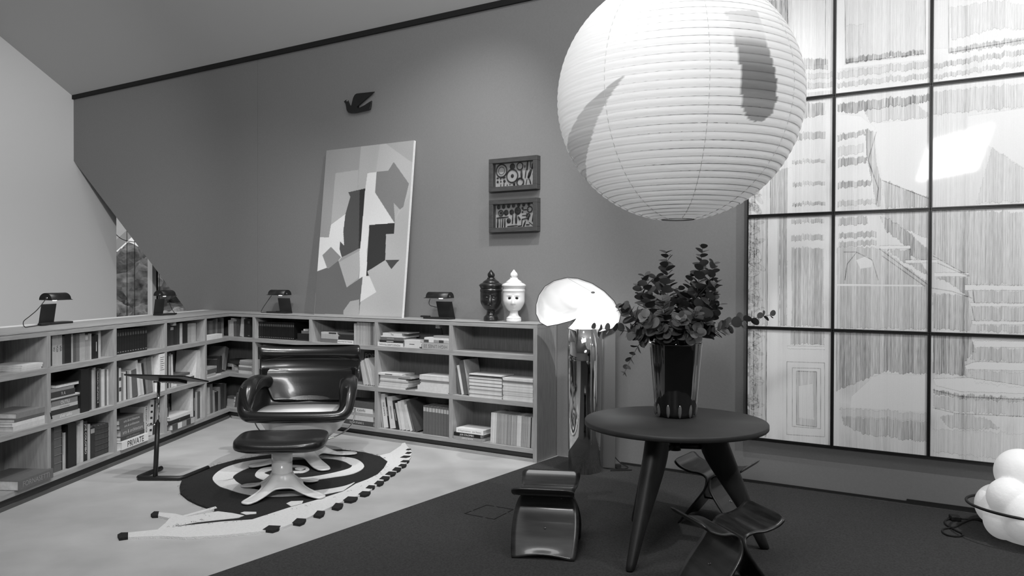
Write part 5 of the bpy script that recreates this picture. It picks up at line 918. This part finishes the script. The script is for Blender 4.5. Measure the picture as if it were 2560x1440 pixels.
for p_, w_ in (((0, -.02, 1.19), FLOOR_W),):
    d = bpy.data.lights.new('floor_lamp_bulb', 'POINT'); d.energy = w_; d.shadow_soft_size = .05; lo = bpy.data.objects.new('floor_lamp_bulb', d); COL.objects.link(lo); lo.location = FLP + Vector(p_)
# ------------------------------------------------------------------ rug
M_rb = mat('rug_black', .012, .95, bump=1., bscale=220, noise=.5, nscale=120); M_rw = mat('rug_white', .74, .95, bump=.8, bscale=200, noise=.05, nscale=60)
rug = thing('snail_rug', 'black and white spiral snail shaped rug under the armchair and footstool', 'rug', (-1.75, 6.2, 0))
RM = Matrix.Translation((1.75, -6.2, 0))
def rp(name, poly, z0, z1, m): b = MB(); b.prism(poly, z0, z1, M=RM); return b.build(name, m, rug)
rp('black_shell', RBODY, .0005, .013, M_rb); rp('white_body', RFOOT, .0005, .0155, M_rw)
for p in RTIPS: rp('black_horn_tip', p, .0005, .017, M_rb)
for p in RSTR: rp('black_stripe', p, .0005, .0175, M_rb)
b = MB(); ns = len(RSPL)
L2 = spline([(x, y, .0145) for x, y in RSPL], 4); R2 = spline([(x, y, .0145) for x, y in RSPR], 4)
b.add([RM @ p for p in L2] + [RM @ p for p in R2], [(i, i + 1, len(L2) + i + 1, len(L2) + i) for i in range(len(L2) - 1)], 0, False)
b.build('white_spiral', M_rw, rug, solid=.004, off=0)
for p in RBITS: rp('white_patch', p, .0005, .0155, M_rw)
bs = MB()
for k in range(160):
    i = rnd.randrange(len(RBODY)); a, c = RBODY[i], RBODY[(i + 1) % len(RBODY)]; t = rnd.random(); x, y = a[0] + (c[0] - a[0]) * t, a[1] + (c[1] - a[1]) * t; q = rnd.random() * 6.28; l = rnd.uniform(.01, .045)
    x += rnd.uniform(-.02, .02)
    bs.tube([RM @ Vector((x, y, .012)), RM @ Vector((x + l * .5 * math.cos(q), y + l * .5 * math.sin(q), .02)), RM @ Vector((x + l * math.cos(q + .5), y + l * math.sin(q + .5), .012))], .0007, 3, caps=False)
bs.build('stray_fibre', M_rb, rug)['kind'] = 'stuff'
# ------------------------------------------------------------------ armchair and footstool
M_lea = mat('black_leather', .010, .27, coat=.15, bump=.04, bscale=90); M_fib = mat('white_fibreglass', .70, .25, coat=.3); M_piping = mat('leather_piping', .03, .35)
ch = thing('lounge_chair', 'black leather lounge armchair on a white starfish pedestal standing on the spiral rug', 'armchair', (-1.755, 6.82, .0), math.radians(3))
def sg(v, p): return math.copysign(abs(v) ** p, v)
def lerpk(tab, x):
    xs = [t[0] for t in tab]
    return [float(np.interp(x, xs, [t[i] for t in tab])) for i in range(1, len(tab[0]))]
# inner tub: seat pan rising into the sides and the back
CENT = spline([(0, -.43, .47), (0, -.36, .475), (0, -.2, .43), (0, .02, .415), (0, .16, .45), (0, .245, .55), (0, .29, .68), (0, .31, .76)], 5); NT = 41
def tubv(i, j):
    c = CENT[i]; f = i / (len(CENT) - 1); t = -1 + 2 * j / (NT - 1); a = abs(t); zarm = .70
    if a <= .62: x = a / .62 * .335; z = c.z + .02 * (a / .62) ** 3; y = c.y - (.05 * f) * (a / .62) ** 2
    else: q = (a - .62) / .38; x = .335 + .06 * math.sin(q * math.pi / 2); z = (c.z + .02) + max(0, zarm - c.z - .02) * q ** 1.15; y = c.y - .05 * f - .10 * f * q
    return (math.copysign(x, t), y, z)
b = MB(); NI = len(CENT); b.add([tubv(i, j) for i in range(NI) for j in range(NT)], [(i * NT + j, i * NT + j + 1, (i + 1) * NT + j + 1, (i + 1) * NT + j) for i in range(NI - 1) for j in range(NT - 1)], 0, True)
b.build('seat_tub', M_lea, ch, solid=.03, off=-1, subs=1)
rim = []; R0 = [(-.35, .20, .665, .05), (-.385, .02, .685, .062), (-.395, -.16, .672, .072), (-.402, -.255, .64, .074), (-.405, -.32, .57, .066), (-.40, -.375, .50, .054), (-.36, -.415, .463, .047), (-.25, -.432, .456, .045), (-.1, -.438, .455, .045)]
full = R0 + [(-x, y, z, r) for x, y, z, r in R0[::-1]]; pp = spline([p[:3] for p in full], 6); rr_ = [v.x for v in spline([(p[3], 0, 0) for p in full], 6)]
b = MB(); b.tube(pp, rr_, 18); b.build('arm_and_front_roll', M_lea, ch, subs=1)
BK = [(.50, .265, .30, .03), (.56, .285, .335, .04), (.62, .30, .37, .042), (.665, .31, .415, .044), (.70, .318, .43, .045), (.745, .325, .433, .045), (.765, .334, .434, .04), (.80, .342, .435, .036), (.85, .345, .436, .036), (.868, .338, .437, .05), (.90, .325, .438, .062), (.935, .33, .436, .056), (.957, .345, .428, .04), (.966, .36, .415, .018)]
K = 48; vs = []; KN = spline([(z, y, h) for z, y, h, t in BK], 3); KT = spline([(t, 0, 0) for z, y, h, t in BK], 3)
def backpt(z, y, h, th, q):
    cx = sg(math.cos(q), .45) * h; u = cx / h; return (cx, y - .10 * abs(u) ** 2.3 + .02 * (1 - abs(u)) * 0 + sg(math.sin(q), .55) * th * (1 - .25 * abs(u) ** 4), z + (.012 * abs(u) ** 2 if z > .9 else 0))
for v, t in zip(KN, KT):
    for k in range(K): vs.append(backpt(v.x, v.y, v.z, t.x, 2 * math.pi * k / K))
n = len(KN); b = MB(); b.add(vs, [(i * K + k, i * K + (k + 1) % K, (i + 1) * K + (k + 1) % K, (i + 1) * K + k) for i in range(n - 1) for k in range(K)] + [tuple(range(K))[::-1], tuple((n - 1) * K + k for k in range(K))], 0, True)
b.build('backrest', M_lea, ch, subs=1)
def seam(fz):
    b = MB(); pts = []
    for u in np.linspace(-.93, .93, 33):
        z = fz(u); y, h, th = lerpk([(a[0], a[1], a[2], a[3]) for a in BK], z); pts.append((u * h, y - .10 * abs(u) ** 2.3 - th * .97 * (1 - .25 * abs(u) ** 4) * (1 - abs(u) ** 9) ** .5 - .001, z))
    b.tube(pts, .0028, 6); b.build('seam_piping', M_piping, ch)
seam(lambda u: .872 - .045 * max(0, abs(u) - .5) ** 1.2 * 2); seam(lambda u: .742 + .045 * abs(u) ** 2)
for sx in (-1, 1):
    b = MB(); b.tube([(sx * x, y, z) for x, y, z in spline([(.335, .05, .71), (.33, -.15, .72), (.335, -.255, .675), (.345, -.33, .58), (.37, -.41, .51), (.405, -.44, .47)], 6)], .003, 6); b.build('seam_piping', M_piping, ch)
    b = MB(); b.tube([(sx * x, y, z) for x, y, z in spline([(.30, -.39, .497), (.32, -.44, .49), (.345, -.465, .462)], 6)], .003, 6); b.build('seam_piping', M_piping, ch)
b = MB(); b.lathe([(.02, .20), (.12, .21), (.22, .245), (.30, .31), (.35, .39), (.375, .46)], 48); o = b.build('shell', M_fib, ch, solid=.012, off=1); o.location = (0, -.04, 0)
for sx in (-1, 1):
    b = MB(); b.tube([(sx * x, y, z) for x, y, z in spline([(.10, -.12, .213), (.24, -.1, .225), (.35, -.06, .275), (.41, -.02, .35), (.42, .03, .45)], 8)], .006, 8); b.build('steel_spring', M_chr, ch)
def pedestal(th, R_, hc, rc, a0, name='pedestal'):
    NTH, NS = 144, 14; vs = []
    for i in range(NTH):
        a = 2 * math.pi * i / NTH; d_ = (a - a0 + math.pi / 4) % (math.pi / 2) - math.pi / 4; g = 1 / (1 + (d_ / .21) ** 4); ro = .145 + (R_ - .145) * g; ze = .012 + .055 * (1 - g) ** 1.5
        for s in range(NS):
            f_ = s / (NS - 1); r = rc * .9 + (ro - rc * .9) * f_; z = ze + (hc - ze) * (1 - f_) ** 2.4; vs.append((r * math.cos(a), r * math.sin(a), z))
    b = MB(); b.add(vs, [(i * NS + s, ((i + 1) % NTH) * NS + s, ((i + 1) % NTH) * NS + s + 1, i * NS + s + 1) for i in range(NTH) for s in range(NS - 1)], 0, True)
    o = b.build(name, M_fib, th, solid=.012, off=-1); o.location = (0, 0, .008); return o
A3 = math.radians(35 - 3)
pedestal(ch, .47, .21, .065, A3); b = MB(); b.lathe([(.064, .12), (.06, .23)], 32); b.build('column', M_fib, ch)
ot = thing('footstool', 'black leather footstool on a white four toed pedestal in front of the armchair', 'footstool', (-1.655, 5.80, 0), math.radians(6))
pedestal(ot, .375, .15, .074, math.radians(64 - 6)); b = MB(); b.lathe([(.074, .08), (.072, .238), (.068, .24), (.068, .243), (.0735, .245), (.0735, .345)], 40); b.build('column', M_fib, ot)
K2, H2 = 64, 22; vs = []
for i in range(H2 + 1):
    ph = -math.pi / 2 + math.pi * i / H2
    for k in range(K2):
        q = 2 * math.pi * k / K2; cr_ = abs(math.cos(ph)) ** .55; x = .322 * sg(math.cos(q), .5) * cr_; y = .25 * sg(math.sin(q), .5) * cr_; z = .384 + .05 * sg(math.sin(ph), .75)
        if ph > 0: z -= .016 * math.exp(-((x / .2) ** 2 + (y / .15) ** 2)); z += .02 * (x / .32) ** 2
        vs.append((x, y, z + .03 * y))
b = MB(); b.add(vs, [(i * K2 + k, i * K2 + (k + 1) % K2, (i + 1) * K2 + (k + 1) % K2, (i + 1) * K2 + k) for i in range(H2) for k in range(K2)], 0, True); b.build('cushion', M_lea, ot, subs=1)
# ------------------------------------------------------------------ reading stand
st = thing('reading_stand', 'slim black reading stand with a tilted board, between rug and left bookcase', 'stand', (-2.70, 6.36, 0))
b = MB(); cs = spline([(.235, .18, .018), (.19, .0, .018), (.165, -.155, .018)], 2); path = [(-.14, .16, .019), (-.165, .0, .019), (-.18, -.150, .019), (-.165, -.168, .019), (.145, -.168, .019), (.165, -.150, .019), (.195, .0, .019), (.23, .18, .019)]
b.tube(path, .018, 10); b.build('base', M_lamp, st)
b = MB(); b.tube([(-.045, -.165, .03), (-.045, -.12, .44)], .018, 14); b.build('pole', M_lamp, st)
b = MB(); b.tube([(-.045, -.12, .43), (-.045, -.10, .752)], .0125, 14); b.build('inner_pole', M_chr, st)
b = MB(); b.tube([(-.085, -.10, .752), (.0, -.10, .752)], .0075, 10); b.build('pivot_bar', M_chr, st)
b = MB(); b.tube([(-.11, -.13, .42), (-.045, -.122, .425)], .006, 8); b.ball((-.11, -.13, .42), .011); b.build('clamp_knob', M_chr, st)
Mb = Matrix.Translation((.035, -.135, .786)) @ Matrix.Rotation(math.radians(-10), 4, 'Z') @ Matrix.Rotation(math.radians(-13.5), 4, 'X')
b = MB(); b.box(-.25, .25, -.175, .175, -.006, .006, M=Mb); b.build('board', M_lamp, st, bevel=.003)
b = MB(); b.box(-.06, .10, -.02, .12, -.028, -.006, M=Mb); b.build('bracket', M_lamp, st, bevel=.004)
for x in (-.01, .05): b = MB(); b.ball(Mb @ Vector((x, .03, -.029)), .006, k=8); b.build('screw', M_chr, st)
# ------------------------------------------------------------------ lumpy lamp at the edge of the carpet
cl = thing('boulder_lamp', 'glowing white lumpy lamp with a black ring on the carpet by the wall', 'lamp', (3.13, 4.80, .0085))
SP = [((0, 0, .16), .24), ((-.2, -.06, .27), .115), ((-.13, -.18, .17), .15), ((-.16, .1, .18), .13), ((-.08, .02, .40), .14), ((.1, -.1, .36), .16), ((.05, .15, .3), .17), ((-.03, -.14, .33), .10), ((-.2, -.02, .12), .11), ((-.1, -.2, .09), .10), ((.15, .0, .46), .13)]
bm = bmesh.new(); bmesh.ops.create_icosphere(bm, subdivisions=6, radius=1); c0 = Vector((0, 0, .26))
for v in bm.verts:
    d_ = v.co.normalized(); best = .02
    for c_, r_ in SP:
        oc = c0 - Vector(c_); bq = oc.dot(d_); cq = oc.dot(oc) - r_ * r_; dq = bq * bq - cq
        if dq > 0: best = max(best, -bq + math.sqrt(dq))
    p = c0 + d_ * best; p.z = max(p.z, 0.0); v.co = p
for f_ in bm.faces: f_.smooth = True
me = bpy.data.meshes.new('stone_body'); bm.to_mesh(me); bm.free()
m = mat('alabaster', .8, .5, noise=.05, nscale=14, bump=.25, bscale=40); nb2 = m.node_tree.nodes['Principled BSDF']; nb2.inputs['Emission Color'].default_value = (1, 1, 1, 1); nb2.inputs['Emission Strength'].default_value = .22
me.materials.append(m); o = bpy.data.objects.new('stone_body', me); COL.objects.link(o); o.parent = cl; md = o.modifiers.new('smooth', 'SMOOTH'); md.iterations = 3; md.factor = .5
b = MB(); b.tube([(.36 * math.cos(q), .36 * math.sin(q), .185 + .02 * math.cos(q + 2.6)) for q in np.linspace(0, 2 * math.pi, 73)[:-1]], .0085, 8, closed=True); b.build('black_ring', M_lamp, cl)
CL = Matrix.Translation(-Vector((3.13, 4.80, .0085)))
b = MB(); b.tube([CL @ Vector((x, y, z)) for x, y, z in spline(CORD1, 6)], .0055, 6); b.tube([CL @ Vector((x, y, z)) for x, y, z in spline(CORD2, 6)], .0055, 6); b.build('cord', M_black, cl)
b = MB(); b.box(-.028, .03, -.035, .035, .001, .03); o = b.build('inline_dimmer', M_lamp, cl, bevel=.004); o.location = CL @ Vector((ADP[0], ADP[1], .0085)); o.rotation_euler = (0, 0, -.25)
bpy.context.view_layer.update()
